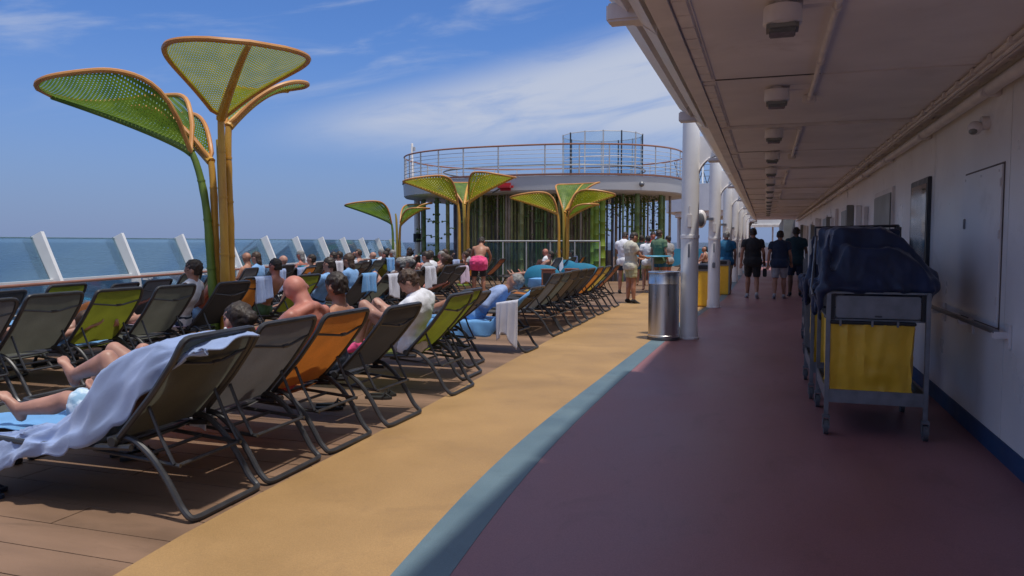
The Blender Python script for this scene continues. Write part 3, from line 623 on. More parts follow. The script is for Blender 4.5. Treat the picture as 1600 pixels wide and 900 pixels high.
# ------------------------------------------------------------------ shade trees
def leaf_petal(root, ang, Ri, Ro, zi, zo, hw, dip, rimm, meshm, ribm, small=False, tipy=.0):
    flat = dip >= .6
    ca, sa = math.cos(ang), math.sin(ang)
    def W(r, l, z): return (r * ca - l * sa, r * sa + l * ca, z)
    L = Ro - Ri
    def hwid(s): return hw * (.06 + .94 * (math.sin(min(s / (.42 if flat else .66), 1) * math.pi / 2) ** (.8 if flat else .95))) * (1 if s < .66 else max(0, 1 - ((s - .66) / .34) ** 2.5) ** .5)
    def zr(s): return zi + (zo - zi) * (1 - (1 - s) ** (14 if flat else 3.6)) + (.15 * math.sin(math.pi * s ** .65) if flat else 0)
    def zc(s): return zi + (zo - zi) * s ** .8 if flat else zi + (zo - zi) * (1 - (1 - s) ** (1.35 if dip > .3 else 1.6))
    def surf(s, v):      # v in -1..1
        h = hwid(s); q = abs(v) ** 1.7
        return W(Ri + L * s, h * v, zr(s) * q + zc(s) * (1 - q))
    g = MB(); nu, nv = (30, 20) if not small else (16, 10)
    g.grid(lambda u, v: surf(.01 + .985 * u, v * 2 - 1), nu, nv)
    me = g.mesh('petal_mesh', meshm, fix=False); uvl = me.uv_layers.new(name='UVMap'); dens = 30 if not small else 16
    for lp_ in me.loops:
        vi = lp_.vertex_index; i, j = divmod(vi, nv + 1); s = .01 + .985 * i / nu; v = j / nv * 2 - 1
        uvl.data[lp_.index].uv = (s * L * dens, hwid(s) * v * dens)
    me.validate(); o = inst(me, 'leaf_mesh', root)
    n = 26; left = [surf(.0 + i / n, 1) for i in range(n + 1)]; right = [surf(1 - i / n, -1) for i in range(1, n)]
    MB().tube(left + right, .031 if not small else .032, 8, closed=True).build('rim', rimm, root)
    MB().tube([V(surf(i / n, 0)) - V((0, 0, .02)) for i in range(n + 1)], [.06 - .03 * i / n for i in range(n + 1)], 8).build('rib', ribm, root)
    for q in (.45, .8):
        if not small: MB().ball(surf(.99, (q - .6) * .4), (.03, .03, .03), 8, 6).build('rim_clip', 'tree_green', root)
    return surf(0, 0)
def shade_tree(label, loc, petals, scale=1, small=False, rz=0):
    t = thing('shade_tree', label, 'shade sculpture', loc, rz, 'leaf shaped shade trees on the lounger deck', scale)
    for k, (ang, Ri, Ro, zi, zo, hw, dip, meshm, ribm) in enumerate(petals):
        e = leaf_petal(t, ang, Ri, Ro, zi, zo, hw, dip, 'tree_rim', meshm, ribm, small)
        a0 = ang; e = V(e); pts = []
        for i in range(22):
            u = i / 21; r_ = .105 - .02 * u + (Ri - .085) * max(0, (u - .30) / .70) ** 2.6 + .05 * math.sin(math.pi * u) ** 2; pts.append((r_ * math.cos(a0), r_ * math.sin(a0), zi * u - .02 * (u > .99)))
        rs = [(.064 - .022 * (i / 21)) * (1.10 if i % 5 == 2 else 1) for i in range(22)]
        MB().tube(pts, rs, 10).build('stem', ribm, t)
        for q in (4, 9, 14, 18): 
            if not small: MB().tube([V(pts[q]) - V((0, 0, .012)), V(pts[q]) + V((0, 0, .012))], rs[q] * 1.13, 10).build('node_ring', ribm, t)
    MB().tube([(.02, 0, 0), (.03, .01, 1.3), (.0, 0, 2.5), (-.05, .03, 2.75)], [.06, .055, .045, .03], 10).build('stem', 'tree_yellow', t)
    MB().lathe([(.30, 0), (.30, .03), (.22, .06), (.2, .06)], n=20).build('base_plate', 'tree_green', t)
    return t
def A_(x, y): return math.atan2(y, x)
O, GR = 'tree_orange', 'tree_green'
shade_tree('tallest leaf shaped shade tree, nearest the camera, with orange stems and rims', (-6.62, 8.2, 0),
    [(A_(-.949, -.314), .36, 2.12, 2.60, 3.30, .78, .7, 'tree_mesh_green', GR), (A_(1.70, -1.5), .10, 1.88, 3.02, 3.55, .76, .5, 'tree_mesh', O),
     (A_(.10, 1.4), .16, 1.35, 2.95, 3.62, .55, .26, 'tree_mesh_green', O), (A_(-1.8, .55), .20, 1.85, 2.50, 3.26, .34, .3, 'tree_mesh_green', O)])
def px_ground(px, depth):
    f = V((-math.sin(PSI), math.cos(PSI), 0)); return f * depth + rt * ((px - 800) / F * depth)
p = px_ground(725, 25.5)
shade_tree('middle leaf shaped shade tree with two wide leaves in front of the bar', tuple(p),
    [(A_(-.949, -.50), .2, 1.98, 2.72, 3.42, .62, .7, 'tree_mesh', O), (A_(.97, -.10), .2, 1.80, 2.76, 3.52, .62, .7, 'tree_mesh', O), (A_(-.25, 1), .2, 1.4, 2.7, 3.5, .7, .3, 'tree_mesh_green', O)], 1, True)
p = px_ground(880, 24.6)
shade_tree('right hand leaf shaped shade tree with a round upturned green leaf, before the bar counter', tuple(p),
    [(A_(-.95, -.20), .2, 1.85, 2.55, 3.12, .52, .7, 'tree_mesh', O), (A_(.98, .35), .2, 1.8, 2.6, 3.20, .5, .7, 'tree_mesh', O), (A_(.35, 1), .1, 1.3, 2.6, 3.66, .85, .35, 'tree_mesh_green', O), (A_(.95, -.1), .15, 1.25, 2.4, 2.85, .45, .12, 'tree_mesh_green', O)], .92, True)
p = px_ground(620, 29.5)
shade_tree('smallest leaf shaped shade tree, leftmost beyond the end of the glass windbreak', tuple(p),
    [(A_(-.95, -.45), .2, 2.1, 2.35, 3.08, .75, .7, 'tree_mesh_green', GR), (A_(.6, .9), .2, 1.5, 2.3, 3.2, .8, .35, 'tree_mesh_green', O), (A_(.95, -.1), .2, 1.5, 2.3, 2.95, .5, .2, 'tree_mesh_green', O)], .92, True)
# spiky plants before the bar
rr = random.Random(4)
for px, dep, h, lab in ((862, 25.0, 1.0, 'pale spiky plant in front of the silver barrier'), (655, 27.5, .8, 'low leafy green plant at the left foot of the bar poles'), (675, 27.2, .7, 'small leafy green plant right beside the larger one at the left bar poles')):
    p = px_ground(px, dep); t = thing('potted_plant', lab, 'plant', tuple(p)); g = MB()
    MB().lathe([(.16, 0), (.22, .45), (.20, .46)], n=14).build('pot', 'ceiling_trim', t)
    for i in range(26 if h > .9 else 40):
        a, e = rr.uniform(0, 6.28), rr.uniform(.4, 1.4); l = h * rr.uniform(.6, 1); d = V((math.cos(a) * math.cos(e), math.sin(a) * math.cos(e), math.sin(e))); b0 = V((0, 0, .45)); wv = V((-math.sin(a), math.cos(a), 0)) * (.03 if h > .9 else .06)
        mid = b0 + d * l * .5 + V((0, 0, .04)); tip = b0 + d * l - V((0, 0, .12 * l)); g.add([b0 - wv * .5, b0 + wv * .5, mid + wv, mid - wv, tip], [(0, 1, 2, 3), (3, 2, 4)])
    g.build('leaves', 'plant_pale' if h > .9 else 'plant_green', t, fix=False)
# ------------------------------------------------------------------ loungers
LP = {}
def lounger_meshes():
    r = .018; W_ = .305; U = .285
    # U shaped rear leg
    side = [(-.52, .405), (-.44, .425), (-.36, .415), (-.26, .345), (-.16, .225), (-.07, .075), (.0, .02)]
    pts = [(x, -U, z) for x, z in side[:-1]] + [(-.012, -U, .022), (0, -U + .05, .02), (0, U - .05, .02), (-.012, U, .022)] + [(x, U, z) for x, z in side[:-1]][::-1]
    LP['rear_leg'] = MB().tube(rounded(pts, .08, 3), r, 8).mesh('rear_leg', 'frame_dark')
    sf = [(-1.86, -U, .02), (-1.82, -U, .10), (-1.68, -U, .33), (-1.60, -U, .37)]
    pf = sf[::-1] + [(x, U, z) for x, y, z in sf]
    LP['front_leg'] = MB().tube(rounded(pf, .06, 3), r, 8).mesh('front_leg', 'frame_dark')
    bed = [(-.36, -W_, .375), (-1.0, -W_, .345), (-1.55, -W_, .375), (-1.90, -W_, .40)]
    LP['bed_frame'] = MB().tube(rounded(bed + [(x, -y, z) for x, y, z in bed[::-1]], .06, 3), r, 8).tube([(-.5, -W_, .37), (-.5, W_, .37)], .012, 6).mesh('bed_frame', 'frame_dark')
    LP['rack_side'] = MB().tube([(-.66, 0, .33), (-.10, 0, .285)], .012, 6).mesh('rack_rail', 'frame_dark')
    LP['rack_bar'] = MB().tube([(0, -.25, 0), (0, .25, 0)], .0105, 6).mesh('rack_bar', 'frame_dark')
    # sling of the bed
    def bs(u, v):
        x = -.47 - 1.40 * u; z = .372 - .035 * math.sin(math.pi * min(1, u * 1.1)) + .035 * max(0, u - .75) / .25; y = (v * 2 - 1) * .29
        return (x, y, z - .022 * (1 - (v * 2 - 1) ** 2))
    g = MB().grid(bs, 14, 6); LP['bed_sling'] = g.mesh('bed_sling', 'sling_black', fix=False)
    # backrest, built lying along +x from the hinge at the origin
    Lb = .70
    bk = [(0, -W_, 0), (Lb * .5, -W_, -.012), (Lb * .84, -W_, 0), (Lb, -W_ + .01, .03)]
    LP['back_frame'] = MB().tube(rounded(bk + [(x, -y, z) for x, y, z in bk[::-1]], .05, 3), r, 8).mesh('back_frame', 'frame_dark')
    def bsf(u, v):
        x = .01 + (Lb - .015) * u; z = (-.012 * math.sin(math.pi * u / .84) if u < .84 else .03 * (u - .84) / .16); return (x, (v * 2 - 1) * .288, z - .020 * (1 - (v * 2 - 1) ** 2) * math.sin(math.pi * u))
    LP['back_sling'] = MB().grid(bsf, 12, 6).mesh('back_sling', 'sling_black', fix=False)
    LP['pillow_bar'] = MB().tube([(Lb * .80, -W_, .0), (Lb * .79, -.05, -.045), (Lb * .79, .05, -.045), (Lb * .80, W_, .0)], .009, 6).bbox(Lb * .79 - .012, Lb * .79 + .012, -.03, .03, -.055, -.035, .004).mesh('pillow_bar', 'frame_dark')
    LP['foot_cap'] = MB().bbox(-.025, .02, -.03, .03, 0, .045, .01).mesh('foot_cap', 'black_plastic')
    LP['hinge'] = MB().tube([(0, -.018, 0), (0, .018, 0)], .026, 10).mesh('hinge', 'black_plastic')
lounger_meshes()
HX, HZ = -.455, .405
BACK = {}
def lounger(color, label, x, y, ang=49.5, rz=0, row='', detail=2):
    t = thing('sun_lounger', label, 'sun lounger', (x, y, 0), rz, 'sling sun loungers on the open deck')
    for k in ('rear_leg', 'front_leg', 'bed_frame'): inst(LP[k], k, t)
    inst(LP['bed_sling'], 'bed_sling', t, 'sling_' + color)
    bf = inst(LP['back_frame'], 'back_frame', t); bf.location = (HX, 0, HZ); bf.rotation_euler = (0, -R(ang), 0)
    inst(LP['back_sling'], 'back_sling', bf, 'sling_' + color); inst(LP['pillow_bar'], 'pillow_bar', bf)
    ca, sa = math.cos(R(ang)), math.sin(R(ang)); bx, bz = HX + .26 * ca, HZ + .26 * sa
    if detail > 0:
        for s in (-1, 1): o = inst(LP['rack_side'], 'rack_rail', t); o.location = (0, s * .25, 0)
        for q in ((-.62, .327), (-.36, .308), (-.115, .286)): o = inst(LP['rack_bar'], 'rack_bar', t); o.location = (q[0], 0, q[1])
        key = round(ang)
        if key not in BACK:
            BACK[key] = MB().tube([(bx, 0, bz), ((bx - .13) / 2 - .01, 0, (bz + .295) / 2), (-.13, 0, .295)], .010, 6).mesh('strut', 'frame_dark')
        for s in (-1, 1): o = inst(BACK[key], 'strut', t); o.location = (0, s * .262, 0)
    if detail > 1:
        for s in (-1, 1):
            o = inst(LP['hinge'], 'hinge', t); o.location = (HX, s * .322, HZ)
            o = inst(LP['foot_cap'], 'foot_cap', t); o.location = (-1.84, s * .285, 0)
    return t
# ------------------------------------------------------------------ bodies: one smooth skin grown over a posed skeleton
TMP = bpy.data.scenes.new('workbench')
def remesh(g, voxel, smooth=3, factor=.5, wr=0, wf=14, seed=0):
    me = bpy.data.meshes.new('tmp'); me.from_pydata(g.v, [], g.f)
    bm = bmesh.new(); bm.from_mesh(me); bmesh.ops.recalc_face_normals(bm, faces=bm.faces); bm.to_mesh(me); bm.free()
    o = bpy.data.objects.new('tmp', me); TMP.collection.objects.link(o)
    md = o.modifiers.new('r', 'REMESH'); md.mode = 'VOXEL'; md.voxel_size = voxel; md.use_smooth_shade = True
    if smooth: ms = o.modifiers.new('s', 'SMOOTH'); ms.iterations = smooth; ms.factor = factor
    TMP.view_layers[0].update(); d = TMP.view_layers[0].depsgraph; out = bpy.data.meshes.new_from_object(o.evaluated_get(d)); bpy.data.objects.remove(o); bpy.data.meshes.remove(me)
    if wr:
        ns = [v.normal.copy() for v in out.vertices]
        for v, n_ in zip(out.vertices, ns):
            p = v.co * wf + V((seed, seed * .7, 0)); v.co += n_ * wr * (noise.noise(p) + .6 * noise.noise(V((p.x * 1.8, p.y * 1.8, p.z * .8)) + V((9, 0, 0))))
    out.shade_smooth(); return out
def cut(me, planes):
    bm = bmesh.new(); bm.from_mesh(me)
    for co, no in planes: bmesh.ops.bisect_plane(bm, geom=bm.verts[:] + bm.edges[:] + bm.faces[:], plane_co=co, plane_no=no, clear_outer=True)
    bm.to_mesh(me); bm.free(); return me
def capsule(g, a, b, ra, rb, n=10, flat=None):
    a, b = V(a), V(b); k = 6; pts = []
    for i in range(k + 1): t = i / k; pts.append(a.lerp(b, t))
    if flat: g.tube(pts, [ra + (rb - ra) * i / k for i in range(k + 1)], 14); return g
    g.tube(pts, [ra + (rb - ra) * i / k for i in range(k + 1)], n); g.ball(a, ra, n, 7); g.ball(b, rb, n, 7); return g
class Fig:
    """pose: dict with pel, che (middle of the shoulder line), head, look, lat (to the person's left), and per side elb, wri, kne, ank, toe"""
    def __init__(s, P, fat=1.0, bust=0):
        s.P = P; s.fat = fat; s.bust = bust
        s.pel, s.che, s.head = V(P['pel']), V(P['che']), V(P['head']); s.lat = V(P['lat']).normalized(); s.look = V(P['look']).normalized()
        s.sp = (s.che - s.pel).normalized(); s.lat = (s.lat - s.sp * s.lat.dot(s.sp)).normalized(); s.fr = s.lat.cross(s.sp).normalized()
        d0 = s.head - s.che; s.head = s.che + d0.normalized() * min(d0.length, .198); sw = .172 * (.72 + .28 * fat); s.sh = {1: s.che + s.lat * sw - s.sp * .022, -1: s.che - s.lat * sw - s.sp * .022}; s.hip = {1: s.pel + s.lat * .09 - s.sp * .03, -1: s.pel - s.lat * .09 - s.sp * .03}
    def torso(s, g, inf=0):
        f = s.fat; A = (s.lat, s.fr, s.sp); L = (s.che - s.pel).length; q = lambda k: s.pel + (s.che - s.pel) * k
        g.ball(q(.02) , (.150 * f + inf, .112 * f + inf, .13 + inf), 14, 9, A)
        g.ball(q(.34) + s.fr * (.012 + .06 * (f - 1)), (.140 * f + inf, .100 * f * (1 + .25 * (f - 1)) + inf, .17 + inf), 14, 9, A)
        g.ball(q(.72), (.158 * (.5 + .5 * f) + inf, .108 * (.5 + .5 * f) + inf, .20 + inf), 14, 9, A)
        g.ball(q(.92), (.150 + inf, .078 + inf, .085 + inf), 14, 9, A)
        for k in (1, -1):
            g.ball(s.hip[k] - s.fr * .035, (.085 * f + inf, .085 * f + inf, .09 + inf), 10, 7, A)
            g.ball(q(.74) + s.lat * k * .07 + s.fr * (.055 + .03 * s.bust), (.065 + inf, .045 + .022 * s.bust + inf, .065 + inf), 10, 7, A)
            capsule(g, q(.93) + s.lat * k * .08, s.sh[k] - s.sp * .015, .060 + inf, .054 + inf)
            capsule(g, q(1.0) + s.sp * .040 + s.lat * k * .035, s.sh[k] - s.sp * .012, .042 + inf * .8, .042 + inf * .8); g.ball(s.sh[k] - s.sp * .03, .055 + inf * .8, 10, 7)
        return g
    def arm(s, g, k, inf=0, upto=1.0, fore=True, flat=False):
        e, w_ = V(s.P['elb'][k]), V(s.P['wri'][k]); a = s.sh[k]
        capsule(g, a, a.lerp(e, upto), .050 + inf, .038 + .012 * (1 - upto) + inf, flat=flat)
        if flat: g.ball(a, .054 + inf, 10, 7)
        if fore: capsule(g, e, e.lerp(w_, .35), .039 + inf, .040 + inf); capsule(g, e.lerp(w_, .35), w_, .040 + inf, .026 + inf)
    def hand(s, g, k, pn=None):
        e, w_ = V(s.P['elb'][k]), V(s.P['wri'][k]); d = (w_ - e).normalized(); side = (d.cross(s.look)).normalized() if d.cross(s.look).length > .2 else s.lat
        if pn is None: pn = side.cross(d).normalized()
        A = (side, pn, d); c = w_ + d * .05; g.ball(c, (.040, .018, .052), 10, 7, A)
        for i, (off, ln) in enumerate(((-.030, .060), (-.010, .072), (.011, .068), (.030, .052))):
            p0 = w_ + d * .085 + side * off; p1 = p0 + (d * .85 - pn * .4).normalized() * ln * .5; p2 = p1 + (d * .5 - pn * .8).normalized() * ln * .5
            capsule(g, p0 - d * .02, p1, .0100, .0092, 6); capsule(g, p1, p2, .0092, .0080, 6)
        sg = -1 if side.dot(s.lat) * k > 0 else 1
        q0 = w_ + d * .02 + side * .028 * sg; q1 = q0 + (d * .6 + side * sg * .7 - pn * .3).normalized() * .035; q2 = q1 + (d * .9 - pn * .5).normalized() * .030
        capsule(g, q0, q1, .014, .011, 6); capsule(g, q1, q2, .011, .009, 6)
    def leg(s, g, k, inf=0, upto=1.0, shin=True, flat=False):
        f = .75 + .25 * s.fat; kn, an = V(s.P['kne'][k]), V(s.P['ank'][k]); h = s.hip[k]
        capsule(g, h, h.lerp(kn, upto), .092 * f + inf, (.054 + .030 * (1 - upto)) * f + inf, 12, flat=flat)
        if flat: g.ball(h, .088 * f + inf, 10, 7)
        if shin:
            g.ball(kn, .054 * f, 10, 7); d = (an - kn).normalized(); bk = (V(s.P['toe'][k]) - an).normalized(); bk = (-(bk - d * bk.dot(d))).normalized() if (bk - d * bk.dot(d)).length > .05 else V((0, 0, -1))
            capsule(g, kn, kn.lerp(an, .3) + bk * .014, .053 * f, .060 * f); capsule(g, kn.lerp(an, .3) + bk * .014, an, .060 * f, .038)
    def foot(s, g, k, inf=0):
        an, to = V(s.P['ank'][k]), V(s.P['toe'][k]); d = (to - an); L = d.length; d.normalize(); sh = (an - V(s.P['kne'][k])).normalized(); down = sh - d * sh.dot(d); down = down.normalized() if down.length > .05 else V((0, 0, -1))
        side = d.cross(down).normalized(); heel = an + down * .035 - d * .035; ball = an + d * (L * .72) + down * .045
        capsule(g, an, heel, .034 + inf, .032 + inf, 8); capsule(g, heel, ball, .032 + inf, .026 + inf, 8); capsule(g, an + down * .01, ball, .030 + inf, .024 + inf, 8)
        g.ball(ball, (.044 + inf, .03 + inf, .019 + inf), 10, 7, (side, d, down))
        if inf: capsule(g, ball, an + d * L + down * .05, .034, .026, 8)
        else:
            for i in range(5): p = ball + side * (-.032 + .016 * i); capsule(g, p, p + d * (.052 - .006 * abs(i - 1 if side.dot(s.lat) * k < 0 else i - 3)) + down * .004, .011, .009, 6)
    def headp(s, g):
        U_ = (s.head - (s.che + s.sp * .02)).normalized(); lk = (s.look - U_ * s.look.dot(U_) * .55).normalized(); l = U_.cross(lk) * -1; l.normalize(); u = lk.cross(l) * -1; u.normalize()
        if u.dot(U_) < 0: u = -u
        l = lk.cross(u) * -1
        s.hax = (l, lk, u); h = s.head; A = s.hax
        capsule(g, s.che - s.sp * .02, h - u * .06 - lk * .012, .062 * (.8 + .2 * s.fat), .055 * (.8 + .2 * s.fat))
        g.ball(h + u * .018 - lk * .006, (.084, .100, .094), 14, 10, A); g.ball(h - u * .055 + lk * .030, (.056, .056, .058), 12, 8, A)
        g.ball(h - u * .005 + lk * .062, (.052, .030, .05), 10, 8, A); g.ball(h - u * .098 + lk * .062, (.022, .018, .018), 8, 6, A)
        capsule(g, h + u * .012 + lk * .088, h - u * .030 + lk * .106, .009, .014, 8)
        g.ball(h - u * .062 + lk * .088, (.026, .010, .009), 8, 6, A)
        for k in (1, -1): g.ball(h - u * .008 + l * k * .084 - lk * .012, (.012, .020, .032), 8, 7, A); g.ball(h + u * .022 + l * k * .03 + lk * .084, (.02, .010, .008), 8, 6, A)
    def hairp(s, g, style='short'):
        l, lk, u = s.hax; h = s.head; A = s.hax
        g.ball(h + u * .032 - lk * .016, (.087, .103, .098), 14, 10, A)
        g.ball(h - u * .02 - lk * .050, (.074, .060, .075), 12, 8, A)
        if style == 'bun': g.ball(h + u * .045 - lk * .115 , (.048, .045, .048), 10, 8, A); g.ball(h + u * .05 - lk * .03 + l * .04, (.055, .07, .07), 10, 8, A)
        if style == 'long': g.ball(h - u * .085 - lk * .06, (.075, .045, .11), 12, 8, A); g.ball(h - u * .15 - lk * .06, (.06, .035, .09), 12, 8, A)
    # ---- meshes
    def body(s, voxel=.014, sm=4):
        g = MB(); s.torso(g); s.headp(g)
        for k in (1, -1): s.arm(g, k); s.hand(g, k); s.leg(g, k); s.foot(g, k)
        return remesh(g, voxel, sm)
    def hair(s, style='short', voxel=.012):
        g = MB(); s.hairp(g, style); l, lk, u = s.hax
        me = remesh(g, voxel, 1, wr=.011, wf=52)
        pl = [(s.head + lk * .066 + u * .02, (lk * .9 - u * .55).normalized()), ] ; return cut(me, pl + [(s.head - u * (.058 if style != 'long' else .26), -u)])
    def shirt(s, voxel=.016, sleeve=.55, hem=-.04, inf=.016, wr=.006, tank=False):
        g = MB(); s.torso(g, inf)
        if hem < -.02:      # loose skirt of the shirt
            A = (s.lat, s.fr, s.sp); g.ball(s.pel - s.sp * .01, (.150 * s.fat + inf + .012, .118 * s.fat + inf + .012, .16), 14, 9, A)
        if not tank:
            for k in (1, -1): s.arm(g, k, inf * .7 + .006, sleeve, fore=sleeve >= 1, flat=sleeve < 1)
        me = remesh(g, voxel, 3, wr=wr)
        pl = [(s.pel + s.sp * hem, -s.sp)]
        if tank: pl += [(s.che + s.lat * k * .155, (s.lat * k + s.sp * .35).normalized()) for k in (1, -1)]
        return cut(me, pl)
    def shorts(s, voxel=.016, leg=.62, waist=.10, inf=.018, wr=.005):
        g = MB(); A = (s.lat, s.fr, s.sp); f = s.fat
        g.ball(s.pel, (.150 * f + inf, .115 * f + inf, .16), 14, 9, A)
        g.ball(s.pel + s.sp * .08, (.142 * f + inf, .105 * f + inf, .12), 14, 9, A)
        for k in (1, -1): g.ball(s.hip[k] - s.fr * .035, (.085 * f + inf, .085 * f + inf, .09 + inf), 10, 7, A); s.leg(g, k, inf + .004, leg, shin=False, flat=True)
        me = remesh(g, voxel, 2, wr=wr, wf=18); return cut(me, [(s.pel + s.sp * waist, s.sp)])
    def briefs(s, voxel=.016):
        g = MB(); s.torso(g, .008)
        for k in (1, -1): s.leg(g, k, .008, .16, shin=False, flat=True)
        return cut(remesh(g, voxel, 3), [(s.pel + s.sp * .055, s.sp)])
    def top(s, voxel=.016):
        g = MB(); s.torso(g, .008); c = s.pel + (s.che - s.pel) * .74
        return cut(remesh(g, voxel, 3), [(c + s.sp * .07, s.sp), (c - s.sp * .055, -s.sp)])
    def shoe(s, k, voxel=.014):
        g = MB(); s.foot(g, k, .010)
        me = remesh(g, voxel, 2); return me
    def eyes(s):
        l, lk, u = s.hax; g = MB()
        for k in (1, -1): g.ball(s.head + u * .008 + l * k * .031 + lk * .082, (.013, .006, .006), 8, 6, s.hax)
        return g.mesh('eyes', 'eye_dark')
def LR(a, b=None):   # left/right pair; b None mirrors y
    return {1: a, -1: b if b is not None else (a[0], -a[1], a[2])}
def person(label, loc, parts, rz=0, group=None, scale=1):
    t = thing('person', label, 'person', loc, rz, group, scale)
    for name, me, m in parts:
        if me is None: continue
        if not me.materials: me.materials.append(M[m])
        inst(me, name, t, m)
    return t
# reclining poses live in the lounger's own frame: +x towards its head end, so the person's left is +y when lying on the back... facing -x
def P_(pel, che, head, look, lat, elb, wri, kne, ank, toe): return dict(pel=pel, che=che, head=head, look=look, lat=lat, elb=elb, wri=wri, kne=kne, ank=ank, toe=toe)
# NB facing -x with z up: the person's left hand is at -y
def mir(p, q=None): return {1: (p[0], -abs(p[1]), p[2]), -1: ((q or p)[0], abs((q or p)[1]), (q or p)[2])}
LT = (0, -1, 0)
recline = P_((-.70, 0, .49), (-.34, 0, .86), (-.27, 0, 1.09), (-1, 0, -.1), LT, mir((-.52, .24, .62)), mir((-.76, .22, .60)), mir((-1.10, .11, .50)), mir((-1.50, .13, .46)), mir((-1.58, .15, .63)))
recline2 = P_((-.72, 0, .49), (-.36, 0, .87), (-.26, 0, 1.08), (-.9, -.5, .1), LT, mir((-.50, .26, .66), (-.40, .36, .95)), mir((-.78, .14, .66), (-.22, .20, 1.12)), mir((-1.10, .11, .50), (-1.02, .12, .83)), mir((-1.50, .13, .46), (-1.28, .12, .46)), mir((-1.58, .15, .63), (-1.46, .13, .44)))
knees = P_((-.78, 0, .48), (-.52, 0, .88), (-.52, 0, 1.11), (-1, 0, -.25), LT, mir((-.72, .25, .66)), mir((-.98, .17, .78)), mir((-1.16, .11, .83)), mir((-1.34, .12, .44)), mir((-1.52, .14, .43)))
situp = P_((-.62, 0, .49), (-.64, 0, .93), (-.69, 0, 1.16), (-1, .1, -.12), LT, mir((-.70, .25, .72)), mir((-.92, .20, .62)), mir((-1.03, .13, .50)), mir((-1.42, .15, .45)), mir((-1.50, .17, .61)))
prone = P_((-.85, 0, .47), (-.42, 0, .55), (-.22, 0, .64), (.6, .6, -.3), (0, 1, 0), {1: (-.22, .34, .52), -1: (-.22, -.34, .52)}, {1: (-.02, .16, .60), -1: (-.02, -.16, .60)}, {1: (-1.27, .10, .44), -1: (-1.27, -.10, .44)}, {1: (-1.66, .11, .46), -1: (-1.66, -.11, .46)}, {1: (-1.82, .11, .42), -1: (-1.82, -.11, .42)})
stand = P_((0, 0, .90), (0, -.02, 1.38), (0, .0, 1.62), (0, 1, -.1), (-1, 0, 0), {1: (-.24, -.04, 1.10), -1: (.24, -.04, 1.10)}, {1: (-.25, .06, .86), -1: (.25, .06, .86)}, {1: (-.11, .03, .48), -1: (.11, .02, .48)}, {1: (-.12, .0, .085), -1: (.12, .02, .085)}, {1: (-.15, .17, .035), -1: (.15, .19, .035)})
walk = P_((0, 0, .90), (0, .02, 1.38), (0, .05, 1.62), (0, 1, -.1), (-1, 0, 0), {1: (-.25, -.10, 1.12), -1: (.25, -.02, 1.10)}, {1: (-.27, -.08, .86), -1: (.27, .14, .90)}, {1: (-.10, .14, .50), -1: (.10, .0, .48)}, {1: (-.11, .12, .09), -1: (.10, -.26, .13)}, {1: (-.13, .29, .05), -1: (.12, -.10, .06)})
bend = P_((0, 0, .86), (.02, .24, 1.25), (.02, .40, 1.43), (0, 1, -.6), (-1, 0, 0), {1: (-.24, .34, 1.02), -1: (.26, .36, 1.02)}, {1: (-.18, .52, .86), -1: (.20, .54, .86)}, {1: (-.12, .05, .46), -1: (.12, .03, .46)}, {1: (-.13, .0, .085), -1: (.13, -.02, .085)}, {1: (-.15, .16, .04), -1: (.15, .15, .04)})
# ------------------------------------------------------------------ lounger rows
ROWL = {}
def hang_desc(): pass
front = [  # colour, Y, angle, label
 ('olive', 3.45, 49.5, 'olive grey sling lounger nearest the camera, its backrest hung with a pale blue towel'),
 ('grey', 4.10, 50, 'dark grey sling lounger directly behind the nearest one, below the woman with the bun'),
 ('orange', 4.785, 49, 'bright orange sling lounger of the front row under the sunburnt bald man'),
 ('black', 5.585, 47, 'black sling lounger of the front row just beyond the orange one'),
 ('lime', 6.87, 48.5, 'bright lime sling lounger of the front row, person in white shirt in front of it'),
 ('lime', 7.65, 47, 'lime sling lounger half hidden behind the brighter lime one in the front row'),
 ('brown', 8.40, 38, 'low reclined brown sling lounger just before the one covered in blue towels'),
 ('grey', 9.75, 37, 'grey sling lounger covered in blue towels with a person in pale blue lying on it'),
 ('grey', 11.55, 49, 'first of the tightly packed empty loungers, dark grey, next to the blue towelled one'),
 ('olive', 12.2, 49, 'olive lounger second in the tight pack of empty loungers before the steel bin'),
 ('brown', 12.85, 50, 'brown lounger third in the tight pack of empty loungers'),
 ('black', 13.55, 49, 'black lounger fourth in the tight pack of empty loungers'),
 ('black', 14.25, 48, 'black lounger last of the dark ones, beside the orange lounger in the tight pack'),
 ('orange', 15.1, 48, 'orange lounger in the tight pack left of the standing man in khaki shorts'),
 ('yellow', 15.9, 47, 'yellow lounger right behind the orange one in the tight pack'),
 ('rust', 17.0, 46, 'rust coloured lounger at the far end of the front row, beside the standing man')]
rj = random.Random(8)
for c, y, a, lab in front:
    x = -2.77 if y < 7 else -2.97 if y < 8 else -3.2 if y < 9 else (-2.92 if y < 11 else -3.02 - .02 * (y - 11))
    ROWL[('F', y)] = lounger(c, lab, x + rj.uniform(-.02, .02), y, a, R(rj.uniform(-1.6, 1.6)), row='front')
rr = random.Random(21)
mid = [('black', 4.02, 48), ('grey', 4.72, 49), ('olive', 5.42, 51), ('lime', 6.17, 51), ('olive', 6.95, 50), ('black', 7.92, 49), ('orange', 8.98, 50), ('lime', 9.80, 50)]
labs = ['black sling lounger cut by the left edge of the photo, near the middle row', 'grey sling lounger at the left edge, before the big olive one in the middle row', 'large olive grey sling lounger of the middle row beside the lime one', 'vivid lime sling lounger of the middle row on the left',
        'olive green sling lounger of the middle row beside the man in white tank top', 'black sling lounger behind the seated man in the white tank top', 'orange sling lounger beside the trunk of the tallest shade tree', 'lime sling lounger right of the tallest shade tree, dark towel shade behind it']
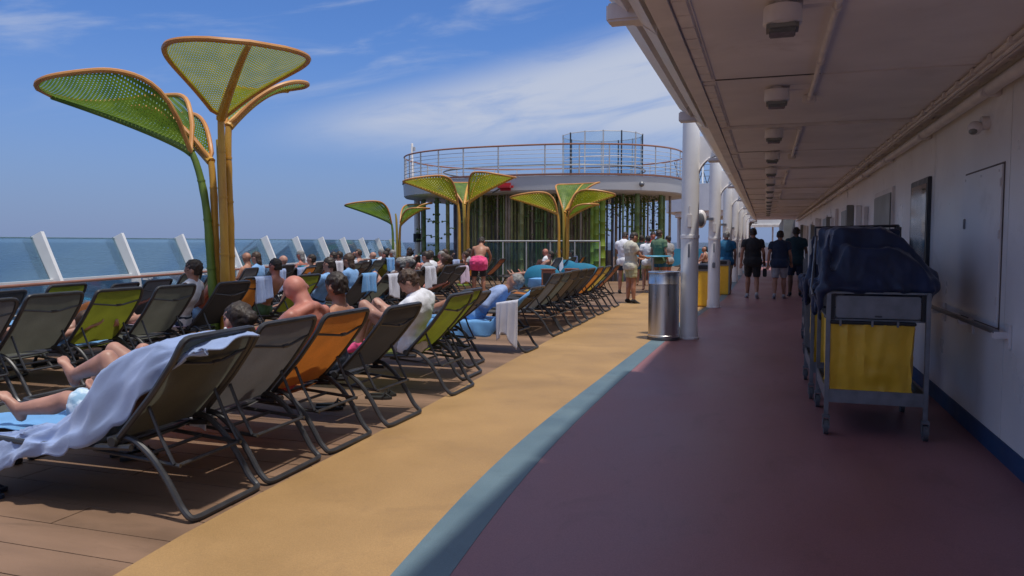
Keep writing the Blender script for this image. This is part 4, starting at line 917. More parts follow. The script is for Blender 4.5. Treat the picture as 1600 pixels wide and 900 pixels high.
for (c, y, a), lab in zip(mid, labs):
    ROWL[('M', y)] = lounger(c, lab, -6.2 - (.45 if y > 8.5 and y < 9.2 else .15 if y > 9.2 else 0), y, a)
cols = ['black', 'olive', 'brown', 'black', 'rust', 'lime', 'grey', 'orange']
bgl = []
def bgrow(key, n, ys, xf, rz, desc, seed):
    r_ = random.Random(seed)
    for i in range(n):
        y = ys(i); c = r_.choice(cols); a = r_.uniform(42, 54)
        lab = '%s lounger, %s from the camera in %s' % (dict(black='black', olive='olive green', brown='brown', rust='rust red', lime='lime green', grey='grey', orange='orange')[c], ordn[i], desc)
        t = lounger(c, lab, xf(y) + r_.uniform(-.1, .1), y, a, rz + R(r_.uniform(-3, 3)), detail=1 if y < 14 else 0); ROWL[(key, i)] = t; bgl.append((key, i, t, a, c))
bgrow('M2', 15, lambda i: 10.9 + i * .86, lambda y: -6.05 if y < 15 else max(-6.05 - .45 * (y - 15), -7.9), 0, 'the middle row past the tree', 4)
bgrow('R', 24, lambda i: 5.0 + i * .93, lambda y: railx(y) + 2.02, math.atan(-RS) * 1, 'the glass rail row', 9)
bgrow('C', 10, lambda i: 13.2 + i * .95, lambda y: -9.35 - .13 * (y - 13), 0, 'the short inner row', 15)
bgrow('B', 7, lambda i: 22.3 + i * .62, lambda y: -5.9, 0, 'the group before the bar', 25)
bgrow('X', 6, lambda i: 34 + i * 1.3, lambda y: -1.9, 0, 'the distant row between the columns', 33)

# ------------------------------------------------------------------ towels
def cloth(name, fn, nu, nv, m, label, loc=(0, 0, 0), rz=0, cat='towel', group=None, th=.007):
    o = MB().grid(fn, nu, nv).build(name, m, fix=False); o.data.set_sharp_from_angle(angle=R(180)); o.location = loc; o.rotation_euler = (0, 0, rz); md = o.modifiers.new('thickness', 'SOLIDIFY'); md.thickness = th; md.offset = 1
    tag(o, label, cat, group); return o
def back_towel(L, ang, y0, y1, fl, bl, m, label, seed=0):
    ca, sa = math.cos(R(ang)), math.sin(R(ang)); T = V((HX + .70 * ca, 0, HZ + .70 * sa + .02)); r_ = random.Random(seed); ph = [r_.uniform(0, 6) for _ in range(4)]; tot = fl + bl; fr = r_.uniform(9, 14)
    def fn(u, v):
        s = u * tot; y = y0 + (y1 - y0) * v; ed = 1 + .10 * math.sin(3 * v + ph[0])
        if s < fl: d = fl - s; n_ = V((-sa, 0, ca)); p = T - V((ca, 0, sa)) * d + n_ * (.012 + .012 * math.sin(fr * v + ph[1]) * min(1, d * 4))
        else:
            d = (s - fl) * ed; q = min(1, d / .06); fold = math.sin(fr * v + ph[1]) + .5 * math.sin(fr * 2.1 * v + ph[2]); p = T + V((.030 * q, 0, .016 * (1 - q))) + V((.028 * fold * min(1, d * 3.5), 0, -max(0, d - .03))); y += .02 * math.sin(fr * v + ph[3]) * d * 2 + (y0 + y1 - 2 * y) * .12 * d
        return (p.x, y, p.z)
    return cloth('towel', fn, 26, 34, m, label, L.location[:], L.rotation_euler.z, group='towels hung over lounger backs')
FL = lambda y: ROWL[('F', y)]
ML = lambda y: ROWL[('M', y)]
# big pale blue towel over the man on the nearest lounger
tabx = [.05, -.03, -.25, -.40, -.55, -.75, -.90, -1.1, -1.33, -1.52]
tt = [.925, .925, .935, .88, .74, .52, .435, .40, .36, .30]; hh = [.90, .86, .66, .47, .36, .335, .31, .235, .085, .03]; ye = [-.24, -.245, -.262, -.285, -.345, -.36, -.36, -.36, -.37, -.38]; yi = [.22, .22, .20, .16, .08, -.14, -.20, -.24, -.27, -.30]
def tb(arr, u):
    k = u * (len(arr) - 1); i = min(int(k), len(arr) - 2); t = k - i; t = t * t * (3 - 2 * t) * .5 + t * .5; return arr[i] + (arr[i + 1] - arr[i]) * t
def big(u, v):
    x = tb(tabx, u); zt = tb(tt, u); zh = tb(hh, u); y1 = tb(ye, u); y0 = tb(yi, u)
    nz = noise.noise(V((x * 4, v * 2.2, 1.3))) * .026 + .014 * (1 - abs(noise.noise(V((x * 7 + v * 3, v * 3 - x * 2, 4.1)))) * 5); fo = .020 * math.sin(22 * x + 4 * v + 2 * math.sin(5 * x)) * v
    if v < .5: q = v / .5; y = y0 + (y1 + .03 - y0) * q; z = zt + .02 * math.sin(math.pi * q) - .025 * q * q
    else: q = (v - .5) / .5; y = y1 + .03 - .045 * math.sin(q * math.pi / 2) - fo; z = zt - .025 - (zt - .025 - zh) * q
    return (x - .06 * v * math.sin(math.pi * u) + fo * .3, y - nz * .6, z + nz)
cloth('beach_towel', big, 70, 36, 'towel_blue', 'large pale blue towel draped over the man on the nearest lounger', (-2.77, 3.45, 0), th=.009)
def flat(x0, x1, y0, y1, z, amp=.008):
    return lambda u, v: (x0 + (x1 - x0) * u, y0 + (y1 - y0) * v, z + amp * noise.noise(V((u * 9, v * 6, x0))) + .03 * max(0, u - .75) - .016 * (1 - (2 * v - 1) ** 2))
cloth('beach_towel', flat(-.95, -1.80, -.22, .27, .375), 20, 14, 'towel_sky', 'bright blue towel laid flat on the foot of the nearest lounger', (-2.77, 3.45, 0))
cloth('towel', lambda u, v: (-.42 - .16 * u + .02 * math.sin(9 * u), -.33 - .012 * math.sin(12 * u), .58 - .27 * v + .04 * u), 12, 14, 'towel_white', 'small white towel hanging beside the hinge of the second lounger', (-2.77, 4.10, 0))
# blue towels on the low lounger of the person in pale blue
def blue(u, v):
    s = u; x = .07 - 1.95 * s; ca = math.cos(R(37)); 
    zb = HZ + (x - HX) * math.tan(R(37)) if x > HX else .385
    zb = max(zb, .385); y = .33 - .66 * v; dz = 0
    if v > .6:
        q = (v - .6) / .4; y = -.335 - .010 * math.sin(q * 3) - (.022 * math.sin(34 * u + 2 * q) + .012 * math.sin(71 * u)) * q; dz = -q * (.06 + .20 * min(1, max(0, -x) / .8)) * (1 + .10 * math.sin(9 * u) + .05 * math.sin(27 * u))
    else: y = .33 - .665 * v / .6
    return (x, y, zb + .028 + .014 * noise.noise(V((u * 12, v * 5, 0))) + dz)
cloth('beach_towel', blue, 50, 24, 'towel_sky', 'blue towel spread along the whole low lounger beneath the person in pale blue', FL(9.75).location[:])
def fringe(u, v):
    x = -.38 + .30 * v; d = .62 * u * (1 - .16 * math.sin(5 * v)); q = max(0, d - .12)
    return (x + .02 * math.sin(18 * v) * u, -.30 - min(d, .12) * .6 - .015 * math.sin(22 * v + 4 * u) * u, .66 + .05 * v * (1 - u) - q * 1.0 + .0)
cloth('fringed_towel', fringe, 24, 30, 'towel_white', 'thin fringed white towel hanging from the side of the blue towelled lounger', FL(9.75).location[:])
back_towel(ML(8.98), 50, -.10, .26, .05, .36, 'towel_blue', 'blue towel over the orange lounger beside the tallest shade tree', 3)
back_towel(ROWL[('M2', 0)], 48, -.24, .22, .10, .34, 'towel_sky', 'bright blue towel over the lounger behind the bald man', 5)
tw = [('M2', 1, 'towel_white', 'white'), ('M2', 3, 'towel_white', 'long white'), ('M2', 6, 'towel_pink', 'pinkish lilac'), ('M2', 9, 'towel_blue', 'pale blue'), ('R', 8, 'towel_blue', 'pale blue'), ('R', 12, 'towel_white', 'white'), ('R', 15, 'towel_sky', 'bright blue'), ('C', 1, 'towel_blue', 'pale blue'), ('C', 4, 'towel_white', 'white'), ('C', 7, 'towel_sky', 'bright blue'), ('B', 1, 'towel_white', 'white'), ('B', 4, 'towel_blue', 'pale blue'), ('R', 18, 'towel_white', 'white'), ('R', 21, 'towel_sky', 'bright blue'), ('M2', 12, 'towel_white', 'white')]
rowname = dict(M2='row past the tree', R='rail row', C='short inner row', B='bar group')
for k, i, m_, cn in tw:
    a = [q for q in bgl if q[0] == k and q[1] == i][0][3]
    back_towel(ROWL[(k, i)], a, -.25, .24, .12, .42, m_, '%s towel over the backrest of the %s lounger in the %s' % (cn, ordn[i], rowname[k]), i + ord(k[0]))
for k, i, m_, cn in (('R', 3, 'towel_sky', 'bright blue'), ('R', 5, 'towel_blue', 'pale blue'), ('R', 10, 'towel_sky', 'turquoise blue'), ('M2', 4, 'towel_sky', 'bright blue'), ('C', 2, 'towel_sky', 'bright blue'), ('C', 5, 'towel_sky', 'bright blue'), ('M2', 10, 'towel_sky', 'bright blue')):
    L = ROWL[(k, i)]; cloth('beach_towel', flat(-.50, -1.8, -.27, .27, .395), 14, 8, m_, '%s towel laid flat on the %s lounger of the %s' % (cn, ordn[i], rowname[k]), L.location[:], L.rotation_euler.z)
cloth('beach_towel', flat(-.50, -1.8, -.27, .27, .395), 14, 8, 'towel_sky', 'blue towel spread on the bed of the vivid lime lounger at the left', ML(6.17).location[:])

# ------------------------------------------------------------------ people on the near loungers
def at(L, dx=0, dy=0): return (L.location.x + dx, L.location.y + dy, 0)
def fixmats(me, m):
    if not me.materials: me.materials.append(M[m])
    return me
# man on the nearest lounger
A = dict(recline); A.update(pel=(-.84, .02, .50), che=(-.50, .02, .66), head=(-.38, .02, .78), kne=mir((-1.14, .13, .50), (-1.20, .12, .62)), ank=mir((-1.40, .13, .475), (-1.20, .20, .66)), toe=mir((-1.52, .15, .57), (-1.33, .24, .76)), elb=mir((-.60, .23, .58)), wri=mir((-.80, .18, .62)))
A['kne'] = {1: (-1.10, -.12, .55), -1: (-1.02, .10, .76)}; A['ank'] = {1: (-1.44, -.13, .475), -1: (-1.32, .14, .64)}; A['toe'] = {1: (-1.53, -.15, .60), -1: (-1.42, .16, .77)}
f = Fig(A); person('man on the nearest lounger, bare legs and pale blue board shorts beneath a towel', at(FL(3.45), .10),
    [('body', f.body(.011), 'skin_fair'), ('board_shorts', f.shorts(.012, .80, .06, .022, .008), 'cloth_shorts_blue'), ('hair', f.hair(), 'hair_brown')])
# woman with a bun
B = dict(knees); B.update(pel=(-.86, 0, .48), che=(-.50, 0, .76), head=(-.42, 0, .955), look=(-1, .2, -.05), kne=mir((-1.33, .10, .735), (-1.30, .12, .70)), ank=mir((-1.55, .10, .44)), toe=mir((-1.70, .12, .43)), elb=mir((-.70, .24, .62)), wri=mir((-.95, .15, .70), (-.9, .2, .6)))
f = Fig(B, .92, 1); person('woman with dark hair in a bun and pearl earrings, knees up, second lounger', at(FL(4.10)),
    [('body', f.body(.011), 'skin_fair'), ('top', f.shirt(.013, .3, .0, .012, .004, tank=True), 'cloth_pink'), ('shorts', f.shorts(.014, .3, .05), 'cloth_black'), ('hair', f.hair('bun'), 'hair_dark')])
l, lk, u = f.hax; g = MB()
bt = [o for o in COL.objects if o.name.startswith('person')][-1]
for k in (1, -1): o = MB().ball(f.head - u * .045 + l * k * .088 - lk * .008, .011, 10, 7).build('earring', 'cloth_white', bt)
# sunburnt bald man
Cc = dict(situp); Cc.update(pel=(-.78, -.04, .52), che=(-.44, -.05, .955), head=(-.56, -.03, 1.10), look=(-.8, .7, -.5), elb=mir((-.52, .30, .68)), wri=mir((-.78, .24, .56)), kne=mir((-1.20, .14, .52)), ank=mir((-1.60, .15, .46)), toe=mir((-1.68, .17, .62)))
f = Fig(Cc, 1.62); 
person('large sunburnt bald man with a red garment leaning against the orange lounger', at(FL(4.785), .14),
    [('body', f.body(.012), 'skin_pink'), ('red_top', cut(f.shirt(.014, .2, -.05, .014, .008, tank=True), [(f.pel + f.sp * .27, f.sp)]), 'cloth_red'), ('shorts', f.shorts(.014, .6, .02), 'cloth_red')])
# dark haired person in front of the black lounger
D_ = dict(situp); D_.update(head=(-.62, -.02, 1.10), che=(-.60, 0, .88), pel=(-.70, 0, .48), look=(-1, .3, -.2)); f = Fig(D_, 1)
person('person with short brown hair sitting just behind the sunburnt bald man', at(FL(5.585)), [('body', f.body(.014), 'skin_tan'), ('trunks', f.shorts(.016, .6), 'cloth_navy'), ('hair', f.hair(), 'hair_dark')])
# person in the white shirt, knees up, looking down
E_ = P_((-.52, .0, .50), (-.38, -.04, .90), (-.48, -.10, 1.08), (-1, -.1, -.9), LT, {1: (-.60, -.24, .72), -1: (-.60, .22, .72)}, {1: (-.86, -.16, .78), -1: (-.84, .14, .80)}, {1: (-.92, -.16, .84), -1: (-.94, .14, .84)}, {1: (-.98, -.17, .46), -1: (-1.10, .14, .46)}, {1: (-1.15, -.18, .43), -1: (-1.26, .16, .43)})
f = Fig(E_, 1.12); me = f.body(.012)
pe = person('person in a white shirt hunched forward with knees up before the bright lime lounger', at(FL(6.87), 0, -.12),
    [('body', me, 'skin_fair'), ('shirt', f.shirt(.014, .85, -.08, .030, .010), 'cloth_white'), ('shorts', f.shorts(.014, .72, .04), 'cloth_grey'), ('hair', f.hair(), 'hair_brown'), ('shoe', f.shoe(1), 'cloth_pink'), ('shoe', f.shoe(-1), 'cloth_pink')])
# person lying in pale blue clothes
Fp = dict(recline); s37 = math.radians(37)
Fp.update(pel=(-.72, 0, .52), che=(-.32, 0, .80), head=(-.10, 0, .965), look=(-.9, 0, .35), elb=mir((-.46, .27, .62)), wri=mir((-.66, .14, .68)), kne=mir((-1.10, .12, .62)), ank=mir((-1.46, .13, .50)), toe=mir((-1.54, .15, .66)))
f = Fig(Fp, 1.15); person('person in pale blue clothes lying on the blue towelled lounger', at(FL(9.75), -.08),
    [('body', f.body(.015), 'skin_tan'), ('shirt', f.shirt(.015, 1.0, -.06, .010, .010), 'towel_blue'), ('shorts', f.shorts(.015, .95), 'cloth_sky'), ('cap', f.hair(), 'hair_grey')])
# man in the white tank top on the middle row
Dt = P_((-.62, 0, .50), (-.40, .0, .93), (-.34, -.04, 1.175), (-1, -.35, -.05), (.15, -1, 0), {1: (-.50, -.27, .70), -1: (-.50, .27, .70)}, {1: (-.72, -.26, .56), -1: (-.78, .22, .58)}, {1: (-1.02, -.13, .52), -1: (-1.02, .13, .58)}, {1: (-1.42, -.14, .47), -1: (-1.36, .14, .47)}, {1: (-1.50, -.16, .62), -1: (-1.48, .16, .6)})
f = Fig(Dt, 1.02); pd = person('man with cropped dark hair in a white tank top sitting upright on the middle row', at(ML(7.92), -.02, -.28),
    [('body', f.body(.012), 'skin_fair'), ('tank_top', f.shirt(.014, .3, -.08, .016, .006, tank=True), 'cloth_white'), ('swim_shorts', f.shorts(.014, .65), 'cloth_navy'), ('hair', f.hair(), 'hair_dark')])
cloth('towel', flat(-.50, -1.2, -.30, .20, .43), 14, 8, 'towel_pink', 'pink towel under the man in the white tank top', at(ML(7.92), 0, -.2)); COL.objects[-1]
# library of bathers for the rows behind
LIB = {}
def lib(key, P, fat, female, vox=.019, hstyle='short'):
    f = Fig(P, fat, 1 if female else 0)
    LIB[key] = dict(body=f.body(vox, 3), bottom=(f.briefs(.02) if female else f.shorts(.02, .55)), top=f.top(.02) if female else None, hair=f.hair(hstyle, .016), shirt=f.shirt(.02, .5, -.05))
lib('rec_m', recline, 1.05, False); lib('rec_f', recline2, .95, True, hstyle='bun'); lib('kne_m', knees, 1.1, False); lib('kne_f', knees, .92, True, hstyle='long'); lib('sit_m', situp, 1.2, False); lib('sit_f', situp, .95, True, hstyle='long'); lib('prone', prone, 1.05, False)
def bather(L, key, skin, cb, ct, hair, label, shirt=None, dx=0, loc=None, rz=None):
    q = LIB[key]; parts = [('body', q['body'], skin), ('swimwear', q['bottom'], cb)]
    if shirt: parts.append(('shirt', q['shirt'], shirt))
    elif q['top']: parts.append(('swim_top', q['top'], ct))
    if hair: parts.append(('hair', q['hair'], hair))
    return person(label, loc or at(L, dx), parts, rz if rz is not None else L.rotation_euler.z, group='sunbathers on the loungers')
keyd = dict(rec_m='man reclining', rec_f='woman reclining', kne_m='man knees up', kne_f='woman knees up', sit_m='man sitting upright', sit_f='woman sitting', prone='sunbather lying face down')
rr = random.Random(77); occupied = set()
plan = [('R', 4, 'prone'), ('R', 7, 'prone'), ('R', 9, 'sit_f'), ('R', 11, 'rec_m'), ('R', 13, 'rec_f'), ('R', 14, 'kne_m'), ('R', 16, 'rec_m'), ('R', 17, 'rec_m'), ('R', 19, 'sit_m'), ('R', 20, 'rec_f'), ('R', 22, 'sit_m'),
        ('M2', 0, 'kne_m'), ('M2', 1, 'sit_f'), ('M2', 2, 'rec_m'), ('M2', 3, 'rec_f'), ('M2', 4, 'prone'), ('M2', 5, 'sit_m'), ('M2', 6, 'rec_f'), ('M2', 7, 'sit_m'), ('M2', 8, 'rec_m'), ('M2', 10, 'kne_f'), ('M2', 11, 'sit_m'), ('M2', 12, 'rec_m'), ('M2', 13, 'sit_f'),
        ('C', 0, 'sit_m'), ('C', 1, 'rec_m'), ('C', 3, 'sit_f'), ('C', 4, 'kne_m'), ('C', 5, 'rec_f'), ('C', 6, 'sit_m'), ('C', 8, 'sit_m'), ('C', 9, 'kne_f'), ('B', 0, 'rec_m'), ('B', 2, 'sit_m'), ('B', 3, 'kne_m'), ('B', 5, 'sit_f'), ('B', 6, 'rec_m'),
        ('X', 0, 'sit_m'), ('X', 1, 'rec_m'), ('X', 2, 'sit_f'), ('X', 3, 'sit_m'), ('X', 4, 'kne_m'), ('X', 5, 'sit_m')]
rowname['X'] = 'distant row'
for k, i, key in plan:
    sk = rr.choice(['skin_fair', 'skin_pink', 'skin_pink', 'skin_tan', 'skin_fair', 'skin_brown']); cb = rr.choice(['black', 'navy', 'blue', 'red', 'turquoise', 'orange', 'pink', 'green']); hr = rr.choice(['hair_dark', 'hair_brown', 'hair_dark', 'hair_grey', None if key.endswith('m') else 'hair_brown'])
    sh = rr.choice([None, None, None, 'white', 'sky', 'grey']) if key != 'prone' else None
    wear = ('%s shirt' % {'white': 'white', 'sky': 'light blue', 'grey': 'grey'}[sh]) if sh else '%s swimwear' % cb
    hd = {'hair_dark': 'dark haired', 'hair_brown': 'brown haired', 'hair_grey': 'grey haired', None: 'bald'}[hr]
    bather(ROWL[(k, i)], key, sk, 'cloth_' + cb, 'cloth_' + cb, hr, '%s %s, %s, on %s lounger of %s' % (hd, keyd[key], wear, ordn[i], rowname[k]), shirt='cloth_' + sh if sh else None, dx=rr.uniform(-.22, .02))
bather(ML(8.98), 'rec_m', 'skin_pink', 'cloth_sky', None, 'hair_dark', 'man reclining on the orange lounger, partly hidden by the blue towel', dx=-.3)
bather(ML(6.17), 'prone', 'skin_fair', 'cloth_sky', None, 'hair_brown', 'bather lying face down on the vivid lime lounger', dx=-.25)
bather(ML(9.80), 'kne_m', 'skin_pink', 'cloth_green', None, 'hair_dark', 'man with knees up on the lime lounger right of the tallest tree', dx=-.1)
# ------------------------------------------------------------------ standing people
def stander(P, label, loc, rz, skin, shirt, shirtm, short_len, shortm, hair, fat=1.0, scale=1, shoes='cloth_black', bust=0, hstyle='short', vox=.013, extra=None, hem=-.13, sleeve=.55):
    f = Fig(P, fat, bust); parts = [('body', f.body(vox), skin)]
    if shirt: parts.append(('shirt', f.shirt(.015, sleeve, hem, .036, .007), shirtm))
    parts.append(('shorts', f.shorts(.015, short_len, .04, .020, .006), shortm))
    if hair: parts.append(('hair', f.hair(hstyle), hair))
    if shoes: parts += [('shoe', f.shoe(k, .012), shoes) for k in (1, -1)]
    return person(label, loc, parts, rz, scale=scale), f
p = G(1175, 466); k1, f1 = stander(walk, 'man in black polo shirt and black shorts walking away, leftmost of the walking trio', (p.x, p.y, 0), R(2), 'skin_tan', 1, 'cloth_black', .90, 'cloth_black', 'hair_dark', 1.22, 1.06, 'cloth_grey')
walk2 = dict(walk); walk2['ank'] = {-1: (.11, .12, .09), 1: (-.10, -.20, .12)}; walk2['kne'] = {-1: (.10, .14, .50), 1: (-.10, .0, .48)}; walk2['toe'] = {-1: (.13, .29, .05), 1: (-.12, -.04, .06)}
p = G(1217, 467); stander(walk2, 'man in navy t-shirt and light grey shorts walking in the middle of the trio', (p.x, p.y, 0), R(-3), 'skin_tan', 1, 'cloth_navy', .88, 'cloth_grey', 'hair_dark', 1.28, 1.02, 'cloth_grey')
p = G(1242, 463); stander(stand, 'man in dark teal t-shirt, rightmost of the walking trio, half behind the trolleys', (p.x, p.y, 0), 0, 'skin_brown', 1, 'cloth_teal', .9, 'cloth_navy', 'hair_dark', 1.15, 1.08, 'cloth_black')
t = thing('camera_bag', 'small black bag hanging from the hand of the man in the black polo shirt', 'bag', (k1.location.x + .30, k1.location.y + .14, .55)); MB().bbox(-.05, .05, -.03, .03, 0, .22, .015).build('pouch', 'black_plastic', t); MB().tube([(-.03, 0, .22), (0, 0, .36), (.03, 0, .22)], .006, 6).build('strap', 'black_plastic', t)
hp = dict(stand); hp['head'] = (.0, .10, 1.58); hp['look'] = (.1, 1, -.7); hp['elb'] = {1: (-.24, .10, 1.12), -1: (.24, .12, 1.12)}; hp['wri'] = {1: (-.16, .32, 1.06), -1: (.16, .34, 1.08)}
p = G(985, 474); stander(hp, 'man in cream shirt and khaki shorts standing behind the empty loungers near the steel bin', (p.x, p.y, 0), R(-50), 'skin_tan', 1, 'cloth_cream', .66, 'cloth_khaki', 'hair_dark', 1.05, 1.0, 'cloth_black', hem=-.10)
q = px_ground(975, 21.5); stander(hp, 'person in white shirt just left of the man in khaki shorts, near the bar poles', tuple(q), R(-10), 'skin_tan', 1, 'cloth_white', .6, 'cloth_navy', 'hair_dark', 1, 1.03, 'cloth_black', vox=.018)
q = px_ground(748, 20.5); stander(bend, 'shirtless person bending forward beyond the shade tree, bright pink towel round the waist', tuple(q), R(12), 'skin_tan', 0, None, .85, 'cloth_black', 'hair_dark', 1.0, 1.04, None, vox=.016)
wrapf = Fig(bend, 1.25); wm = wrapf.shorts(.018, .42, .12, .05, .014); wo_ = person('x', (0, 0, 0), []); bpy.data.objects.remove(wo_)
wr_ = inst(fixmats(wm, 'cloth_pink'), 'pink_towel_wrap'); wr_.location = tuple(q); wr_.rotation_euler = (0, 0, R(12)); wr_.scale = (1.04,) * 3; tag(wr_, 'bright pink towel wrapped round the waist of the person bending beyond the shade tree', 'towel')
grp = [(1012, 23.0, 'white', 'person in white shirt at the tall turquoise table', 'hair_dark', 20), (1030, 22.6, 'green', 'person in green shirt standing at the tall turquoise table', 'hair_brown', -30), (1043, 24.6, 'grey', 'person in grey shirt behind the one in green at the tall table', 'hair_dark', 60), (1002, 25.5, 'teal', 'person in dark teal shirt behind the table by the bar poles', 'hair_dark', 10), (1020, 25.5, 'red', 'person in red top farthest behind the tall turquoise table', 'hair_dark', 200)]
for px, dep, c, lab, hr, rz in grp: stander(stand, lab, tuple(px_ground(px, dep)), R(rz), rr.choice(['skin_tan', 'skin_pink', 'skin_fair']), 1, 'cloth_' + c, rr.choice([.5, .8]), 'cloth_' + rr.choice(['navy', 'khaki', 'blue']), hr, rr.uniform(.95, 1.3), rr.uniform(.96, 1.08), None, vox=.022)
q = px_ground(1134, 21.5); stander(stand, 'person in long bright blue shirt standing between the second and third columns', tuple(q), R(10), 'skin_tan', 1, 'cloth_blue', .5, 'cloth_khaki', 'hair_grey', 1.2, 1.03, None, vox=.018, hem=-.30)

# ------------------------------------------------------------------ furniture and litter
q = px_ground(1020, 22.0); t = thing('tall_table', 'tall round bar table with turquoise top among standing people', 'table', tuple(q))
MB().lathe([(.5, 1.02), (.52, 1.04), (.5, 1.06)], n=24).build('table_top', 'pad_blue', t); MB().lathe([(.22, 0), (.22, .03), (.035, .05), (.035, 1.02)], n=14).build('pedestal', 'steel', t)
def daybed(px, dep, w_, h_, label):
    q = px_ground(px, dep); t = thing('round_daybed', label, 'daybed', tuple(q), R(12), 'blue padded daybeds before the bar')
    g = MB(); n = 22
    def shell(u, v):
        a = math.pi * (1.08 * u - .04) + math.pi; hgt = h_ * (.55 + .45 * math.sin(math.pi * u) ** .8); ph = v * 2 * math.pi; r_ = w_ / 2 - .10; zc = .16 + (hgt - .26) * (.5 + .5 * math.sin(ph) * 1.0) ; rad = r_ + .09 * math.cos(ph)
        return (rad * math.cos(a), rad * .75 * math.sin(a), .12 + (hgt - .12) * (.5 + .5 * math.sin(ph)))
    g.grid(shell, n, 14).build('padded_back', 'pad_blue', t); MB().lathe([(.0, .12), (w_ / 2 - .12, .12), (w_ / 2 - .08, .2), (w_ / 2 - .08, .38), (w_ / 2 - .14, .42), (0, .43)], n=28).build('cushion', 'towel_sky', t)
    MB().lathe([(w_ / 2 - .15, 0), (w_ / 2 - .12, .12)], n=24).build('base', 'black_plastic', t)
daybed(848, 22.6, 1.15, .80, 'turquoise padded daybed left of the right hand shade tree'); daybed(907, 23.2, 1.30, .84, 'larger turquoise padded daybed right of the right hand shade tree'); daybed(884, 24.3, 1.0, .90, 'turquoise padded daybed seen between and behind the other two')
for px, dep, lab in ((857, 20.6, 'tall brown wooden towel box left before the daybeds'), (893, 20.9, 'brown wooden towel box right before the daybeds')):
    q = px_ground(px, dep); t = thing('wooden_box', lab, 'box', tuple(q)); MB().bbox(-.16, .16, -.14, .14, .02, .70, .015).build('body', 'wood_rail', t); MB().bbox(-.18, .18, -.16, .16, .70, .73, .008).build('lid', 'wood_rail', t); MB().bbox(-.11, .11, -.147, -.138, .30, .62, .006).build('opening', 'black_plastic', t)
def sandals(x, y, rz, lab, m='black_plastic'):
    t = thing('pair_of_sandals', lab, 'sandals', (x, y, .002), rz)
    for s in (-1, 1):
        g = MB(); pts = [(.13 * math.cos(a) , s * .075 + (.044 + .008 * math.cos(a)) * math.sin(a)) for a in [2 * math.pi * i / 16 for i in range(16)]]; o = g.prism(pts, 'z', 0, .022).build('sole', m, t, smooth=False)
        MB().tube([(.05, s * .075 - .045, .02), (.06, s * .075, .055), (.05, s * .075 + .045, .02)], .009, 6, flat=2).tube([(.06, s * .075, .055), (.11, s * .075, .022)], .007, 6).build('strap', m, o)
a_ = G(515, 637); sandals(a_.x, a_.y, .4, 'black sandals on the deck beneath the orange lounger'); a_ = G(210, 712); sandals(a_.x, a_.y, 1.2, 'dark sandals under the nearest lounger'); a_ = G(610, 622); sandals(a_.x - .1, a_.y, .2, 'small dark flip-flops under the black lounger of the front row'); a_ = G(30, 762); sandals(-4.22, 3.12, .8, 'dark blue flip-flops at the left edge where the trailing towel ends', 'cloth_navy')

# ------------------------------------------------------------------ bins
t = thing('steel_bin', 'tall brushed steel litter bin at the foot of the nearest column', 'litter bin', (-1.425, 11.50, 0))
MB().lathe([(.225, .006), (.232, .012), (.232, .075), (.226, .08), (.226, .83), (.229, .833), (.229, .838), (.226, .842), (.226, .985), (.234, .99), (.236, 1.005), (.232, 1.015), (.15, 1.015), (.145, .96), (.145, .7)], n=56, cap=False).build('barrel', 'steel', t)
MB().lathe([(.0, .72), (.145, .72)], n=24, cap=False).build('inner_bag', 'black_plastic', t); MB().lathe([(.236, 0), (.238, .004), (.236, .05)], n=48, cap=False).build('base_ring', 'castor_rubber', t)
for (px, py), lab in (((1097, 480), 'yellow litter bin with a grey metal lid behind the nearest column'), ((1128, 461), 'yellow bin farther back beside the third column')):
    q = G(px, py); t = thing('yellow_bin', lab, 'litter bin', (q.x, q.y + .2, 0)); MB().bbox(-.19, .19, -.19, .19, .01, .80, .03).build('body', 'bag_yellow', t); MB().bbox(-.20, .20, -.20, .20, .80, .96, .03).build('lid', 'cart_metal', t); MB().bbox(-.12, .12, -.207, -.19, .84, .93, .01).build('flap', 'black_plastic', t); MB().bbox(.165, .198, -.2, .2, .01, .82, .01).build('side_panel', 'door_grey', t)

